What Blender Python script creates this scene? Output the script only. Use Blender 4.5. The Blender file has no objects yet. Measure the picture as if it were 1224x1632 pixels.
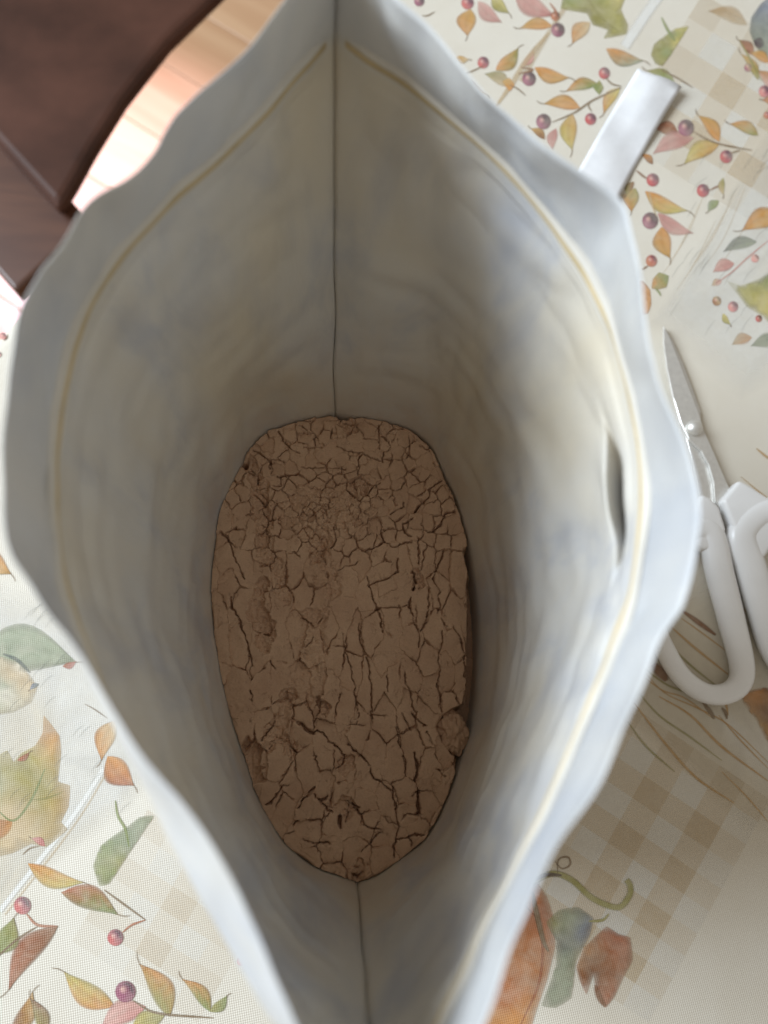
import bpy, bmesh, math, random
import numpy as np
from mathutils import Vector, Matrix, noise

random.seed(7)
rng = np.random.default_rng(11)
scene = bpy.context.scene
C = scene.collection

# ------------------------------------------------------------------ camera
W0, H0, F0 = 1224, 1632, 1226.0           # photograph size, focal length in its pixels
CAM_H = 0.36                              # camera height above the table top (m)
zc = np.array([612 - 540, 1150 - 816, F0], float); zc /= np.linalg.norm(zc)   # world up seen by camera
yc = np.array([0, 1.0, 0]) - zc[1] * zc; yc /= np.linalg.norm(yc)
xc = np.cross(yc, zc)
Rwc = np.stack([xc, yc, zc], axis=1)      # world -> camera
Rcw = Rwc.T

def P(px, py, z=0.0):
    """photograph pixel -> world point on the level plane at height z"""
    d = Rcw @ np.array([px - 612.0, -(py - 816.0), -F0])
    t = (z - CAM_H) / d[2]
    return np.array([d[0] * t, d[1] * t, z])

cam = bpy.data.cameras.new('camera')
cam_o = bpy.data.objects.new('camera', cam); C.objects.link(cam_o)
m3 = Matrix([list(r) for r in Rcw])
cam_o.matrix_world = Matrix.Translation((0, 0, CAM_H)) @ m3.to_4x4()
cam.sensor_fit = 'AUTO'; cam.sensor_width = 36.0
cam.lens = 36.0 * F0 / H0
cam.clip_start = 0.01; cam.clip_end = 50
cam.dof.use_dof = True
cam.dof.focus_distance = 0.30
cam.dof.aperture_fstop = cam.lens / 3.3
scene.camera = cam_o

# ------------------------------------------------------------------ light
world = bpy.data.worlds.new('World'); scene.world = world
world.use_nodes = True
bg = world.node_tree.nodes['Background']
bg.inputs[0].default_value = (1.0, 0.92, 0.80, 1); bg.inputs[1].default_value = 0.385

def area(name, loc, target, sx, sy, power, col):
    l = bpy.data.lights.new(name, 'AREA'); l.shape = 'RECTANGLE'; l.size = sx; l.size_y = sy
    l.energy = power; l.color = col
    o = bpy.data.objects.new(name, l); C.objects.link(o)
    o.location = loc
    o.rotation_euler = (Vector(target) - Vector(loc)).to_track_quat('-Z', 'Y').to_euler()
    return o
area('window_light', (-2.1, 0.65, 1.60), (0, 0, 0.0), 1.7, 1.4, 132, (0.79, 0.895, 1.0))
# patch of sunlight that falls through the window on the floor between chair and table
sp = bpy.data.lights.new('floor_sunlight', 'SPOT'); sp.energy = 900; sp.color = (0.74, 0.68, 1.0)
sp.spot_size = math.radians(15); sp.spot_blend = 0.9; sp.shadow_soft_size = 0.03
sp_o = bpy.data.objects.new('floor_sunlight', sp); C.objects.link(sp_o)
_t = P(165, 310, -0.75)
_s = Vector(_t) + Vector((-0.79, 0.90, 2.4))
sp_o.location = _s; sp_o.rotation_euler = (Vector(_t) - _s).to_track_quat('-Z', 'Y').to_euler()

scene.view_settings.view_transform = 'Standard'
scene.view_settings.look = 'None'
scene.view_settings.exposure = 0.0
scene.view_settings.gamma = 1.0
scene.render.engine = 'CYCLES'
scene.cycles.max_bounces = 10
scene.cycles.diffuse_bounces = 8
scene.cycles.use_denoising = True

# ------------------------------------------------------------------ helpers
def tag(o, label=None, cat=None, group=None, kind=None):
    if label: o['label'] = label
    if cat: o['category'] = cat
    if group: o['group'] = group
    if kind: o['kind'] = kind
    return o

def mesh_obj(name, verts, faces, mat=None, parent=None, smooth=True, uv=None):
    me = bpy.data.meshes.new(name)
    me.from_pydata([tuple(map(float, v)) for v in verts], [], [tuple(map(int, f)) for f in faces])
    me.update()
    if smooth: me.polygons.foreach_set('use_smooth', [True] * len(me.polygons))
    o = bpy.data.objects.new(name, me); C.objects.link(o)
    if mat: me.materials.append(mat)
    if parent: o.parent = parent
    return o

def empty(name, loc=(0, 0, 0)):
    o = bpy.data.objects.new(name, None); C.objects.link(o); o.location = loc
    o.empty_display_size = 0.02
    return o

def set_parent(o, p):
    o.parent = p; o.matrix_parent_inverse = Matrix.Translation(-Vector(p.location))
    return o

def grid_faces(nr, nc, off=0, closed=False):
    f = []
    for i in range(nr - 1):
        for j in range(nc if closed else nc - 1):
            j2 = (j + 1) % nc
            f.append((off + i * nc + j, off + i * nc + j2, off + (i + 1) * nc + j2, off + (i + 1) * nc + j))
    return f

def spline(pts, n, closed=False):
    """Catmull-Rom through pts, resampled to n points by arc length"""
    p = np.array(pts, float); k = len(p)
    out = []
    segs = k if closed else k - 1
    for i in range(segs):
        if closed:
            a, b, c, d = p[(i - 1) % k], p[i], p[(i + 1) % k], p[(i + 2) % k]
        else:
            b, c = p[i], p[i + 1]
            a = p[i - 1] if i > 0 else 2 * b - c
            d = p[i + 2] if i + 2 < k else 2 * c - b
        for t in np.linspace(0, 1, 12, endpoint=False):
            out.append(0.5 * ((2 * b) + (-a + c) * t + (2 * a - 5 * b + 4 * c - d) * t * t + (-a + 3 * b - 3 * c + d) * t ** 3))
    out.append(p[0] if closed else p[-1])
    out = np.array(out)
    s = np.r_[0, np.cumsum(np.linalg.norm(np.diff(out, axis=0), axis=1))]
    tt = np.linspace(0, s[-1], n, endpoint=not closed)
    return np.stack([np.interp(tt, s, out[:, j]) for j in range(out.shape[1])], axis=1)

class NT:
    """small node-tree helper"""
    def __init__(self, name):
        self.m = bpy.data.materials.new(name); self.m.use_nodes = True
        self.t = self.m.node_tree; self.n = self.t.nodes
        self.b = self.n['Principled BSDF']; self.out = self.n['Material Output']
    def new(self, typ, **kw):
        nd = self.n.new(typ)
        for k, v in kw.items():
            if isinstance(k, str) and hasattr(nd, k): setattr(nd, k, v)
        return nd
    def link(self, a, b): self.t.links.new(a, b)
    def set(self, **kw):
        for k, v in kw.items():
            self.b.inputs[k.replace('_', ' ')].default_value = v
        return self
    def coord(self, kind='Object', scale=(1, 1, 1), rot=(0, 0, 0)):
        tc = self.new('ShaderNodeTexCoord'); mp = self.new('ShaderNodeMapping')
        mp.inputs['Scale'].default_value = scale; mp.inputs['Rotation'].default_value = rot
        self.link(tc.outputs[kind], mp.inputs[0]); return mp.outputs[0]
    def noise(self, vec, scale, detail=4, rough=0.55, dist=0.0):
        n = self.new('ShaderNodeTexNoise'); n.inputs['Scale'].default_value = scale
        n.inputs['Detail'].default_value = detail; n.inputs['Roughness'].default_value = rough
        n.inputs['Distortion'].default_value = dist
        self.link(vec, n.inputs['Vector']); return n.outputs['Fac']
    def ramp(self, fac, stops):
        r = self.new('ShaderNodeValToRGB'); e = r.color_ramp.elements
        while len(e) < len(stops): e.new(0.5)
        for el, (p, c) in zip(e, stops):
            el.position = p; el.color = (*c, 1) if len(c) == 3 else c
        self.link(fac, r.inputs[0]); return r.outputs[0]
    def mix(self, fac, a, b, blend='MIX'):
        x = self.new('ShaderNodeMix', data_type='RGBA', blend_type=blend)
        for sock, v in ((x.inputs[0], fac), (x.inputs[6], a), (x.inputs[7], b)):
            if hasattr(v, 'links'): self.link(v, sock)
            elif isinstance(v, (int, float)): sock.default_value = v
            else: sock.default_value = (*v, 1)
        return x.outputs[2]
    def math(self, op, a, b=0.0):
        x = self.new('ShaderNodeMath', operation=op)
        for sock, v in ((x.inputs[0], a), (x.inputs[1], b)):
            if hasattr(v, 'links'): self.link(v, sock)
            else: sock.default_value = v
        return x.outputs[0]
    def bump(self, h, strength=0.3, dist=0.001, normal=None):
        b = self.new('ShaderNodeBump'); b.inputs['Strength'].default_value = strength
        b.inputs['Distance'].default_value = dist
        self.link(h, b.inputs['Height'])
        if normal is not None: self.link(normal, b.inputs['Normal'])
        self.link(b.outputs[0], self.b.inputs['Normal']); return b.outputs[0]
    def color(self, sock): self.link(sock, self.b.inputs['Base Color'])

# ------------------------------------------------------------------ directions of the table
eA0, eA1 = P(1062, 465), P(1224, 215)
dir_e = (eA1 - eA0); dir_e /= np.linalg.norm(dir_e)         # along the table edge (up and right in the picture)
dir_n = np.array([dir_e[1], -dir_e[0], 0])                  # from the edge into the table
ANG = math.atan2(dir_e[1], dir_e[0])

# ------------------------------------------------------------------ materials
def weave_nodes(k):
    """woven relief of the cloth, threads along and across the table edge"""
    v = k.coord('Object', rot=(0, 0, -ANG))
    sx = k.new('ShaderNodeSeparateXYZ'); k.link(v, sx.inputs[0])
    f = 2 * math.pi / 0.00125
    a = k.math('SINE', k.math('MULTIPLY', sx.outputs[0], f)); b = k.math('SINE', k.math('MULTIPLY', sx.outputs[1], f))
    w = k.math('MULTIPLY', a, b)
    thick = k.noise(v, 900, 2)
    return v, k.math('ADD', w, k.math('MULTIPLY', thick, 0.6))

def mat_cloth():
    k = NT('printed_cloth').set(Roughness=0.55)
    v, w = weave_nodes(k)
    n1 = k.noise(v, 9, 4, 0.6); n2 = k.noise(v, 55, 5, 0.65)
    base = k.ramp(n1, [(0.3, (0.62, 0.56, 0.455)), (0.7, (0.71, 0.665, 0.575))])
    base = k.mix(k.math('MULTIPLY', n2, 0.25), base, (0.74, 0.72, 0.67))
    dark = k.mix(k.math('MULTIPLY', k.math('SUBTRACT', 1.0, w), 0.05), base, (0.38, 0.33, 0.25))
    k.color(dark); k.bump(w, 0.35, 0.0003)
    return k.m

def mat_print():
    """ink printed on the cloth: colour and coverage per vertex, watery variation and the cloth's weave"""
    k = NT('printed_ink').set(Roughness=0.55)
    at = k.new('ShaderNodeAttribute', attribute_name='Col')
    v, w = weave_nodes(k)
    n = k.noise(v, 130, 4, 0.6, 0.6)
    col = k.mix(k.math('MULTIPLY', k.math('SUBTRACT', n, 0.30), 0.65), at.outputs['Color'], (0.80, 0.74, 0.60))
    n3 = k.noise(v, 320, 3, 0.6)
    col = k.mix(k.math('MULTIPLY', n3, 0.18), col, (0.25, 0.14, 0.06))
    col = k.mix(k.math('MULTIPLY', k.math('SUBTRACT', 1.0, w), 0.06), col, (0.38, 0.33, 0.25))
    k.color(col); k.bump(w, 0.35, 0.0003)
    tr = k.new('ShaderNodeBsdfTransparent'); mx = k.new('ShaderNodeMixShader')
    k.link(at.outputs['Alpha'], mx.inputs[0]); k.link(tr.outputs[0], mx.inputs[1]); k.link(k.b.outputs[0], mx.inputs[2])
    k.link(mx.outputs[0], k.out.inputs[0])
    return k.m

def mat_pouch():
    k = NT('pouch_film').set(Roughness=0.42)
    k.b.inputs['Specular IOR Level'].default_value = 0.35
    v = k.coord('Object', scale=(1, 1, 0.55))
    n1 = k.noise(v, 38, 4, 0.6, 0.4)
    n2 = k.noise(v, 15, 3, 0.5)
    c = k.ramp(n1, [(0.32, (0.50, 0.51, 0.54)), (0.50, (0.645, 0.625, 0.585)), (0.72, (0.68, 0.64, 0.565))])
    c = k.mix(k.math('MULTIPLY', k.ramp(n2, [(0.45, (0, 0, 0)), (0.68, (1, 1, 1))]), 0.6), c, (0.67, 0.565, 0.38))
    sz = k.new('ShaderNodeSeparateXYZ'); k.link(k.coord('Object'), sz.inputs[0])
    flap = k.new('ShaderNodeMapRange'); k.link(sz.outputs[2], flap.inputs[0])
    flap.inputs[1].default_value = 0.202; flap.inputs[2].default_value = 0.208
    flap_lit = k.ramp(n1, [(0.3, (0.54, 0.585, 0.65)), (0.7, (0.68, 0.71, 0.75))])      # bluish window light above the zipper, put into the colour
    low_tint = k.new('ShaderNodeMapRange'); k.link(sz.outputs[2], low_tint.inputs[0])
    low_tint.inputs[1].default_value = 0.125; low_tint.inputs[2].default_value = 0.07
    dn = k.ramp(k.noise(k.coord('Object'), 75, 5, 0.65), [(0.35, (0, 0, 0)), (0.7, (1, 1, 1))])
    c = k.mix(k.math('MULTIPLY', k.math('MULTIPLY', low_tint.outputs[0], dn), 0.5), c, (0.60, 0.45, 0.32))      # patchy brown tint, stronger towards the powder
    c = k.mix(k.math('MULTIPLY', flap.outputs[0], 0.5), c, flap_lit)
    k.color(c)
    fine = k.noise(k.coord('Object', scale=(1, 1, 0.3)), 160, 4, 0.6)
    hb = k.math('ADD', k.math('MULTIPLY', n1, 1.0), k.math('MULTIPLY', fine, 0.25))
    nb = k.bump(hb, 0.30, 0.0018)
    tl = k.new('ShaderNodeBsdfTranslucent'); tl.inputs[0].default_value = (0.85, 0.80, 0.72, 1); k.link(nb, tl.inputs['Normal'])   # white film lets some daylight through
    mx = k.new('ShaderNodeMixShader'); mx.inputs[0].default_value = 0.08
    k.link(k.b.outputs[0], mx.inputs[1]); k.link(tl.outputs[0], mx.inputs[2]); k.link(mx.outputs[0], k.out.inputs[0])
    return k.m

def mat_simple(name, col, rough, spec=0.5, metal=0.0, nscale=None, namt=0.15, bump=None):
    k = NT(name).set(Roughness=rough, Metallic=metal)
    k.b.inputs['Specular IOR Level'].default_value = spec
    if nscale:
        n = k.noise(k.coord('Object'), nscale, 4)
        lo = tuple(c * (1 - namt) for c in col); hi = tuple(min(1, c * (1 + namt)) for c in col)
        k.color(k.ramp(n, [(0.3, lo), (0.7, hi)]))
        if bump: k.bump(n, bump, 0.0005)
    else:
        k.b.inputs['Base Color'].default_value = (*col, 1)
    return k.m

def mat_powder():
    k = NT('powder').set(Roughness=0.95)
    k.b.inputs['Specular IOR Level'].default_value = 0.1
    v = k.coord('Object')
    n1 = k.noise(v, 60, 4, 0.6); n2 = k.noise(v, 1500, 3, 0.7); n3 = k.noise(v, 420, 4, 0.6)
    c = k.ramp(n1, [(0.3, (0.54, 0.345, 0.225)), (0.7, (0.64, 0.43, 0.285))])
    c = k.mix(k.math('MULTIPLY', k.ramp(n2, [(0.35, (1, 1, 1)), (0.5, (0, 0, 0))]), 0.3), c, (0.38, 0.25, 0.17))
    k.color(c)
    hb = k.math('ADD', k.math('MULTIPLY', n2, 0.5), n3)
    k.bump(hb, 0.6, 0.0004)
    return k.m

def mat_wood(name, c0, c1, scale, stretch, rough, coat=0.0, rot=0.0, obj_random=False):
    k = NT(name).set(Roughness=rough)
    k.b.inputs['Coat Weight'].default_value = coat; k.b.inputs['Coat Roughness'].default_value = 0.15
    v = k.coord('Object', scale=(stretch, 1, 1), rot=(0, 0, rot))
    if obj_random:
        oi = k.new('ShaderNodeObjectInfo'); ad = k.new('ShaderNodeVectorMath', operation='ADD')
        k.link(v, ad.inputs[0]); k.link(oi.outputs['Random'], ad.inputs[1]); v = ad.outputs[0]
        sc = k.new('ShaderNodeVectorMath', operation='SCALE'); 
    n = k.noise(v, scale, 6, 0.6, 1.2)
    c = k.ramp(n, [(0.3, c0), (0.7, c1)])
    if obj_random:
        c = k.mix(k.math('MULTIPLY', oi.outputs['Random'], 0.35), c, c0)
    k.color(c); k.bump(n, 0.12, 0.0006)
    return k.m

M_cloth, M_print, M_pouch, M_powder = mat_cloth(), mat_print(), mat_pouch(), mat_powder()
M_zip = mat_simple('zipper_film', (0.64, 0.60, 0.53), 0.7, 0.15, nscale=90, namt=0.06)
M_ochre = mat_simple('zipper_rib', (0.56, 0.445, 0.26), 0.7, 0.15, nscale=120, namt=0.15)
M_seam = mat_simple('seal_film', (0.55, 0.50, 0.42), 0.5, 0.4, nscale=100, namt=0.1)
M_strip = mat_simple('strip_film', (0.70, 0.70, 0.71), 0.5, 0.3, nscale=70, namt=0.07, bump=0.25)
M_steel = mat_simple('brushed_steel', (0.74, 0.73, 0.70), 0.42, 0.5, 0.75, nscale=400, namt=0.06, bump=0.05)
M_plastic = mat_simple('white_plastic', (0.80, 0.80, 0.80), 0.28, 0.5, nscale=60, namt=0.03)
M_leather = mat_simple('brown_leather', (0.062, 0.026, 0.017), 0.5, 0.18, nscale=11, namt=0.35, bump=0.02)
M_dwood = mat_wood('dark_wood', (0.055, 0.020, 0.011), (0.11, 0.044, 0.023), 26, 0.10, 0.42, 0.05, rot=0.9)
M_table = mat_wood('table_wood', (0.25, 0.14, 0.07), (0.36, 0.22, 0.12), 14, 0.1, 0.5)
M_floor = mat_wood('laminate', (0.42, 0.22, 0.11), (0.62, 0.40, 0.24), 9, 0.08, 0.34, 0.3, obj_random=True)
M_gap = mat_simple('floor_base', (0.10, 0.06, 0.035), 0.8, 0.3, nscale=8)

# ------------------------------------------------------------------ floor
FLOOR_Z = -0.75
fl = mesh_obj('floor', [(-4, -4, FLOOR_Z - 0.012), (4, -4, FLOOR_Z - 0.012), (4, 4, FLOOR_Z - 0.012), (-4, 4, FLOOR_Z - 0.012)], [(0, 1, 2, 3)], M_floor)
tag(fl, kind='structure')
def box_verts(x0, x1, y0, y1, z0, z1, b=0.001):
    """box with a chamfered top"""
    v = [(x0, y0, z0), (x1, y0, z0), (x1, y1, z0), (x0, y1, z0),
         (x0, y0, z1 - b), (x1, y0, z1 - b), (x1, y1, z1 - b), (x0, y1, z1 - b),
         (x0 + b, y0 + b, z1), (x1 - b, y0 + b, z1), (x1 - b, y1 - b, z1), (x0 + b, y1 - b, z1)]
    f = [(3, 2, 1, 0), (0, 1, 5, 4), (1, 2, 6, 5), (2, 3, 7, 6), (3, 0, 4, 7), (4, 5, 9, 8), (5, 6, 10, 9), (6, 7, 11, 10), (7, 4, 8, 11), (8, 9, 10, 11)]
    return v, f
pv, pf = box_verts(-0.6, 0.6, -0.0625, 0.0625, -0.010, 0, 0.0015)
plank0 = None
PD = ANG + math.radians(90)                               # planks run away from the table edge
pu = np.array([math.cos(PD), math.sin(PD), 0]); pw = np.array([-pu[1], pu[0], 0])
org = P(200, 250, FLOOR_Z)
for r in range(-10, 11):
    for c in range(-2, 2):
        if plank0 is None:
            o = mesh_obj('plank', pv, pf, M_floor, fl, smooth=False); plank0 = o
        else:
            o = plank0.copy(); C.objects.link(o)
        q = org + pu * (c * 1.2015 + 0.37 * (r % 3)) + pw * (r * 0.1265)
        o.location = (q[0], q[1], FLOOR_Z); o.rotation_euler = (0, 0, PD)

# ------------------------------------------------------------------ table and cloth
edge_p = P(18, 512)                                       # a point of the table edge
def T(a, b, z=0.0):
    q = edge_p + dir_e * a + dir_n * b
    return (q[0], q[1], z)
tb = empty('table', T(0.1, 0.4, FLOOR_Z)); tag(tb, 'wooden table hidden under the autumn leaf print cloth', 'table')
def prism(name, pts, z0, z1, mat, parent, bev=0.0):
    n = len(pts); v = [(p[0], p[1], z0) for p in pts] + [(p[0], p[1], z1) for p in pts]
    f = [tuple(range(n - 1, -1, -1)), tuple(range(n, 2 * n))] + [(i, (i + 1) % n, n + (i + 1) % n, n + i) for i in range(n)]
    o = mesh_obj(name, v, f, mat, None, smooth=False)
    if bev:
        m = o.modifiers.new('bevel', 'BEVEL'); m.width = bev; m.segments = 3; m.limit_method = 'ANGLE'
    if parent: set_parent(o, parent)
    return o
A0, A1, B1 = -0.75, 0.95, 0.85
prism('tabletop', [T(A0, 0.006), T(A1, 0.006), T(A1, B1), T(A0, B1)], -0.034, -0.0015, M_table, tb, 0.003)
for a in (A0 + 0.06, A1 - 0.06):
    for b in (0.08, B1 - 0.06):
        prism('leg', [T(a - .03, b - .03), T(a + .03, b - .03), T(a + .03, b + .03), T(a - .03, b + .03)], FLOOR_Z, -0.034, M_table, tb, 0.004)

prof = [(-0.006, -0.21), (-0.0045, -0.15), (-0.004, -0.08), (-0.003, -0.03), (-0.0015, -0.008), (0.001, -0.0022), (0.004, -0.0004), (0.008, 0)]
prof += [(b, 0.0) for b in np.linspace(0.03, B1, 8)]
NA = 60
cv = []
for i, (b, z) in enumerate(prof):
    for j in range(NA):
        a = A0 + (A1 - A0) * j / (NA - 1)
        wob = 0.012 * math.sin(a * 23 + 1) * max(0, -z) / 0.2
        cv.append(T(a, b - abs(wob) if z < -0.01 else b, z))
cloth = mesh_obj('tablecloth', cv, grid_faces(len(prof), NA), M_cloth)
tag(cloth, 'cream woven tablecloth printed with autumn leaves, berries and gingham', 'tablecloth')

# ---- the print: flat ink shapes on the cloth
def srgb(r, g, b):
    f = lambda c: (c / 255 / 12.92) if c / 255 <= 0.04045 else ((c / 255 + 0.055) / 1.055) ** 2.4
    return (f(r), f(g), f(b))
PAL = dict(orange=srgb(205, 140, 70), amber=srgb(196, 150, 75), yellow=srgb(200, 185, 105), olive=srgb(150, 145, 80), green=srgb(130, 145, 85),
           sage=srgb(150, 160, 135), grey=srgb(105, 115, 112), pink=srgb(225, 175, 165), rose=srgb(200, 130, 125), red=srgb(180, 70, 75),
           plum=srgb(140, 70, 100), dark=srgb(70, 45, 65), brown=srgb(130, 80, 45), twig=srgb(120, 95, 65), rust=srgb(170, 95, 60),
           tan=srgb(205, 180, 140), white=srgb(236, 236, 232), cream=srgb(226, 218, 200), blue=srgb(120, 130, 150))

class Ink:
    def __init__(self): self.v, self.f, self.c, self.z = [], [], [], []; self.n = 0
    def add(self, v, f, c):
        o = len(self.v); self.n += 1; self.z += [self.n * 3e-6] * len(v); self.v += list(v); self.c += list(c); self.f += [tuple(i + o for i in q) for q in f]
    def build(self, name, z):
        w = []
        for i, (x, y) in enumerate(self.v):
            q = P(x, y, 0.0); w.append((q[0], q[1], z + self.z[i]))
        o = mesh_obj(name, w, self.f, M_print, cloth, smooth=False)
        at = o.data.color_attributes.new('Col', 'FLOAT_COLOR', 'POINT')
        at.data.foreach_set('color', np.array(self.c, float).ravel())
        # faces up
        bm = bmesh.new(); bm.from_mesh(o.data)
        for fc in bm.faces:
            if fc.normal.z < 0: fc.normal_flip()
        bm.to_mesh(o.data); bm.free()
        return o
    def leaf(self, b, t, w, c0, c1, bend=0.12, alpha=0.95):
        b, t = np.array(b, float), np.array(t, float); d = t - b; L = np.hypot(*d); n = np.array([-d[1], d[0]]) / L
        c0, c1 = np.array(PAL[c0]), np.array(PAL[c1]); NS, NW = 12, 7
        V, Cc = [], []
        for i in range(NS):
            s = i / (NS - 1); hw = w * L * math.sin(math.pi * min(1, s ** 0.82)) ** 1.1 * 0.5 if 0 < s < 1 else 0.4
            ax = b + d * s + n * (math.sin(math.pi * s) * bend * L)
            for j in range(NW):
                u = -1 + 2 * j / (NW - 1)
                V.append(ax + n * u * hw)
                k = np.clip(s + 0.3 * u + random.uniform(-.15, .15), 0, 1)
                col = c0 * (1 - k) + c1 * k
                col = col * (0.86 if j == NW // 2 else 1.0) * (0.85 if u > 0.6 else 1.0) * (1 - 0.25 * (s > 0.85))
                a = alpha * (0.35 if abs(u) > 0.99 else 1.0)
                Cc.append((*col, a))
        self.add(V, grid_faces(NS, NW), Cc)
        if alpha > 0.8:
            q = d / L
            self.stroke([t - d * 0.04, t + d * 0.10 + n * L * 0.02 * np.sign(bend), t + d * 0.2 + n * L * 0.07 * np.sign(bend)], 2.0, 'twig', 0.55)
    def berry(self, p, r, c0='red', c1='plum'):
        r = r * 0.86
        hx, hy = p[0] - 0.35 * r, p[1] - 0.3 * r
        V, Cc = [(hx, hy)], [(*PAL['pink'], 1)]
        c0, c1 = np.array(PAL[c0]), np.array(PAL[c1])
        for k, rr in enumerate((0.45, 0.8, 1.0, 1.12)):
            for i in range(14):
                a = 2 * math.pi * i / 14; o_ = max(0, 1 - rr); V.append((p[0] + (hx - p[0]) * o_ + r * rr * math.cos(a), p[1] + (hy - p[1]) * o_ + r * rr * math.sin(a) * 1.05))
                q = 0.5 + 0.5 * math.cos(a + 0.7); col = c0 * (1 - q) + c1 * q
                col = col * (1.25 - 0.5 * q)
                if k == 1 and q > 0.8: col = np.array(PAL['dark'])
                Cc.append((*col, 1 if k < 2 else (0.9 if k == 2 else 0.0)))
        f = [(0, 1 + i, 1 + (i + 1) % 14) for i in range(14)]
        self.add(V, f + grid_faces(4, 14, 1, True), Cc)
    def stroke(self, pts, w, c, alpha=0.85, taper=True):
        p = spline(pts, max(8, 5 * len(pts))); n = len(p); V, Cc = [], []
        for i in range(n):
            d = p[min(i + 1, n - 1)] - p[max(i - 1, 0)]; d = d / (np.hypot(*d) + 1e-9); nn = np.array([-d[1], d[0]])
            ww = w * 0.5 * (1 - 0.6 * abs(2 * i / (n - 1) - 1) ** 2 if taper else 1)
            for u, a in ((-1.5, 0.0), (-0.7, alpha), (0.7, alpha), (1.5, 0.0)):
                V.append(p[i] + nn * ww * u); Cc.append((*PAL[c], a))
        self.add(V, grid_faces(n, 4), Cc)
    def soft(self, outline, cols, alpha=0.95, edge=0.5, centre=None, sub=3, rings=(0.3, 0.55, 0.8, 0.97, 1.0)):
        q = []
        o = [np.array(p, float) for p in outline]
        for i in range(len(o)):
            for s in range(sub): q.append(o[i] + (o[(i + 1) % len(o)] - o[i]) * s / sub)
        q = np.array(q); c = np.array(centre, float) if centre else q.mean(0); n = len(q)
        V, Cc = [c], [(*PAL[cols[0]], alpha)]
        lob = [random.randrange(len(cols)) for _ in range(5)]
        for k, rr in enumerate(rings):
            for i in range(n):
                V.append(c + (q[i] - c) * rr)
                m = (i / n * 5 + 0.4 * k) % 5
                a, b2 = np.array(PAL[cols[lob[int(m)]]]), np.array(PAL[cols[lob[(int(m) + 1) % 5]]])
                col = a * (1 - m % 1) + b2 * (m % 1)
                col = col * random.uniform(0.88, 1.08)
                Cc.append((*np.clip(col, 0, 1), alpha if k < 4 else alpha * edge))
        self.add(V, [(0, 1 + i, 1 + (i + 1) % n) for i in range(n)] + grid_faces(5, n, 1, True), Cc)

    def blob(self, outline, cols, alpha=0.95, edge=0.5, centre=None, sub=3):
        from mathutils.geometry import delaunay_2d_cdt
        o = np.array(outline, float); nrm = np.roll(o, -1, 0) - np.roll(o, 1, 0)
        q = catmull(o) * 0.25 + np.concatenate([o[i] + (o[(i + 1) % len(o)] - o[i]) * np.arange(4)[:, None] / 4 for i in range(len(o))]) * 0.75 if edge > 0 else spline(o, len(o) * 4, closed=True)
        n = len(q); lo, hi = q.min(0), q.max(0); st = max(hi - lo) / 13
        g = np.array([(x + random.uniform(-.3, .3) * st, y + random.uniform(-.3, .3) * st) for x in np.arange(lo[0], hi[0], st) for y in np.arange(lo[1], hi[1], st)])
        ok = inside2(g, q); d = np.array([np.min(np.hypot(*(q - p).T)) for p in g]); g = g[ok & (d > st * 0.45)]
        pts = [Vector(p) for p in np.concatenate([q, g])]
        vv, _, ff, ov, _, _ = delaunay_2d_cdt(pts, [(i, (i + 1) % n) for i in range(n)], [], 1, 1e-5)
        an = np.array([[random.uniform(lo[0], hi[0]), random.uniform(lo[1], hi[1])] for _ in range(7)]); ac = np.array([PAL[cols[i % len(cols)]] for i in range(7)])
        V, Cc = [], []
        for p, src in zip(vv, ov):
            p = np.array(p); wgt = 1 / (np.sum((an - p) ** 2, 1) + st * st) ** 1.5; col = (wgt[:, None] * ac).sum(0) / wgt.sum()
            rim_ = any(k_ < n for k_ in src)
            V.append(p); Cc.append((*np.clip(col * random.uniform(0.86, 1.1), 0, 1), alpha * edge if rim_ else alpha))
        self.add(V, [tuple(f_) for f_ in ff], Cc)

def catmull(o):
    r = []; k = len(o)
    for i in range(k):
        a, b, c, d = o[i - 1], o[i], o[(i + 1) % k], o[(i + 2) % k]
        for t in (0, .25, .5, .75): r.append(0.5 * (2 * b + (c - a) * t + (2 * a - 5 * b + 4 * c - d) * t * t + (-a + 3 * b - 3 * c + d) * t ** 3))
    return np.array(r)
def inside2(g, q):
    r = np.zeros(len(g), bool)
    for i in range(len(q)):
        a, b = q[i], q[(i + 1) % len(q)]
        c = (a[1] > g[:, 1]) != (b[1] > g[:, 1]); r ^= c & (g[:, 0] < (b[0] - a[0]) * (g[:, 1] - a[1]) / (b[1] - a[1] + 1e-12) + a[0])
    return r
ZP = [0.00012]
def ink(name, label, fn, z=None):
    k = Ink(); fn(k); ZP[0] += 0.000004
    o = k.build(name, z if z else ZP[0])
    if label: o['label'] = label
    return o

# pale panels of the patchwork print
def panel_white(k):
    k.soft([(1224, 205), (1300, 90), (1420, 200), (1330, 560), (1180, 640), (1030, 520)], ['white', 'white', 'cream'], 0.5, 0.0, sub=4, rings=(0.2, 0.4, 0.6, 0.75, 1.0))
ink('pale_panel_print', None, panel_white)
ink('pale_panel_print', None, lambda k: k.soft([(-60, 900), (110, 960), (300, 1180), (210, 1290), (60, 1400), (-60, 1520)], ['white', 'white', 'cream'], 0.55, 0.0, sub=4, rings=(0.2, 0.4, 0.6, 0.75, 1.0)))
ink('pale_panel_print', None, lambda k: k.soft([(960, 1010), (1130, 900), (1300, 960), (1320, 1330), (1190, 1330), (1010, 1160)], ['cream', 'white', 'cream'], 0.55, 0.0, sub=4, rings=(0.2, 0.4, 0.6, 0.75, 1.0)))

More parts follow.
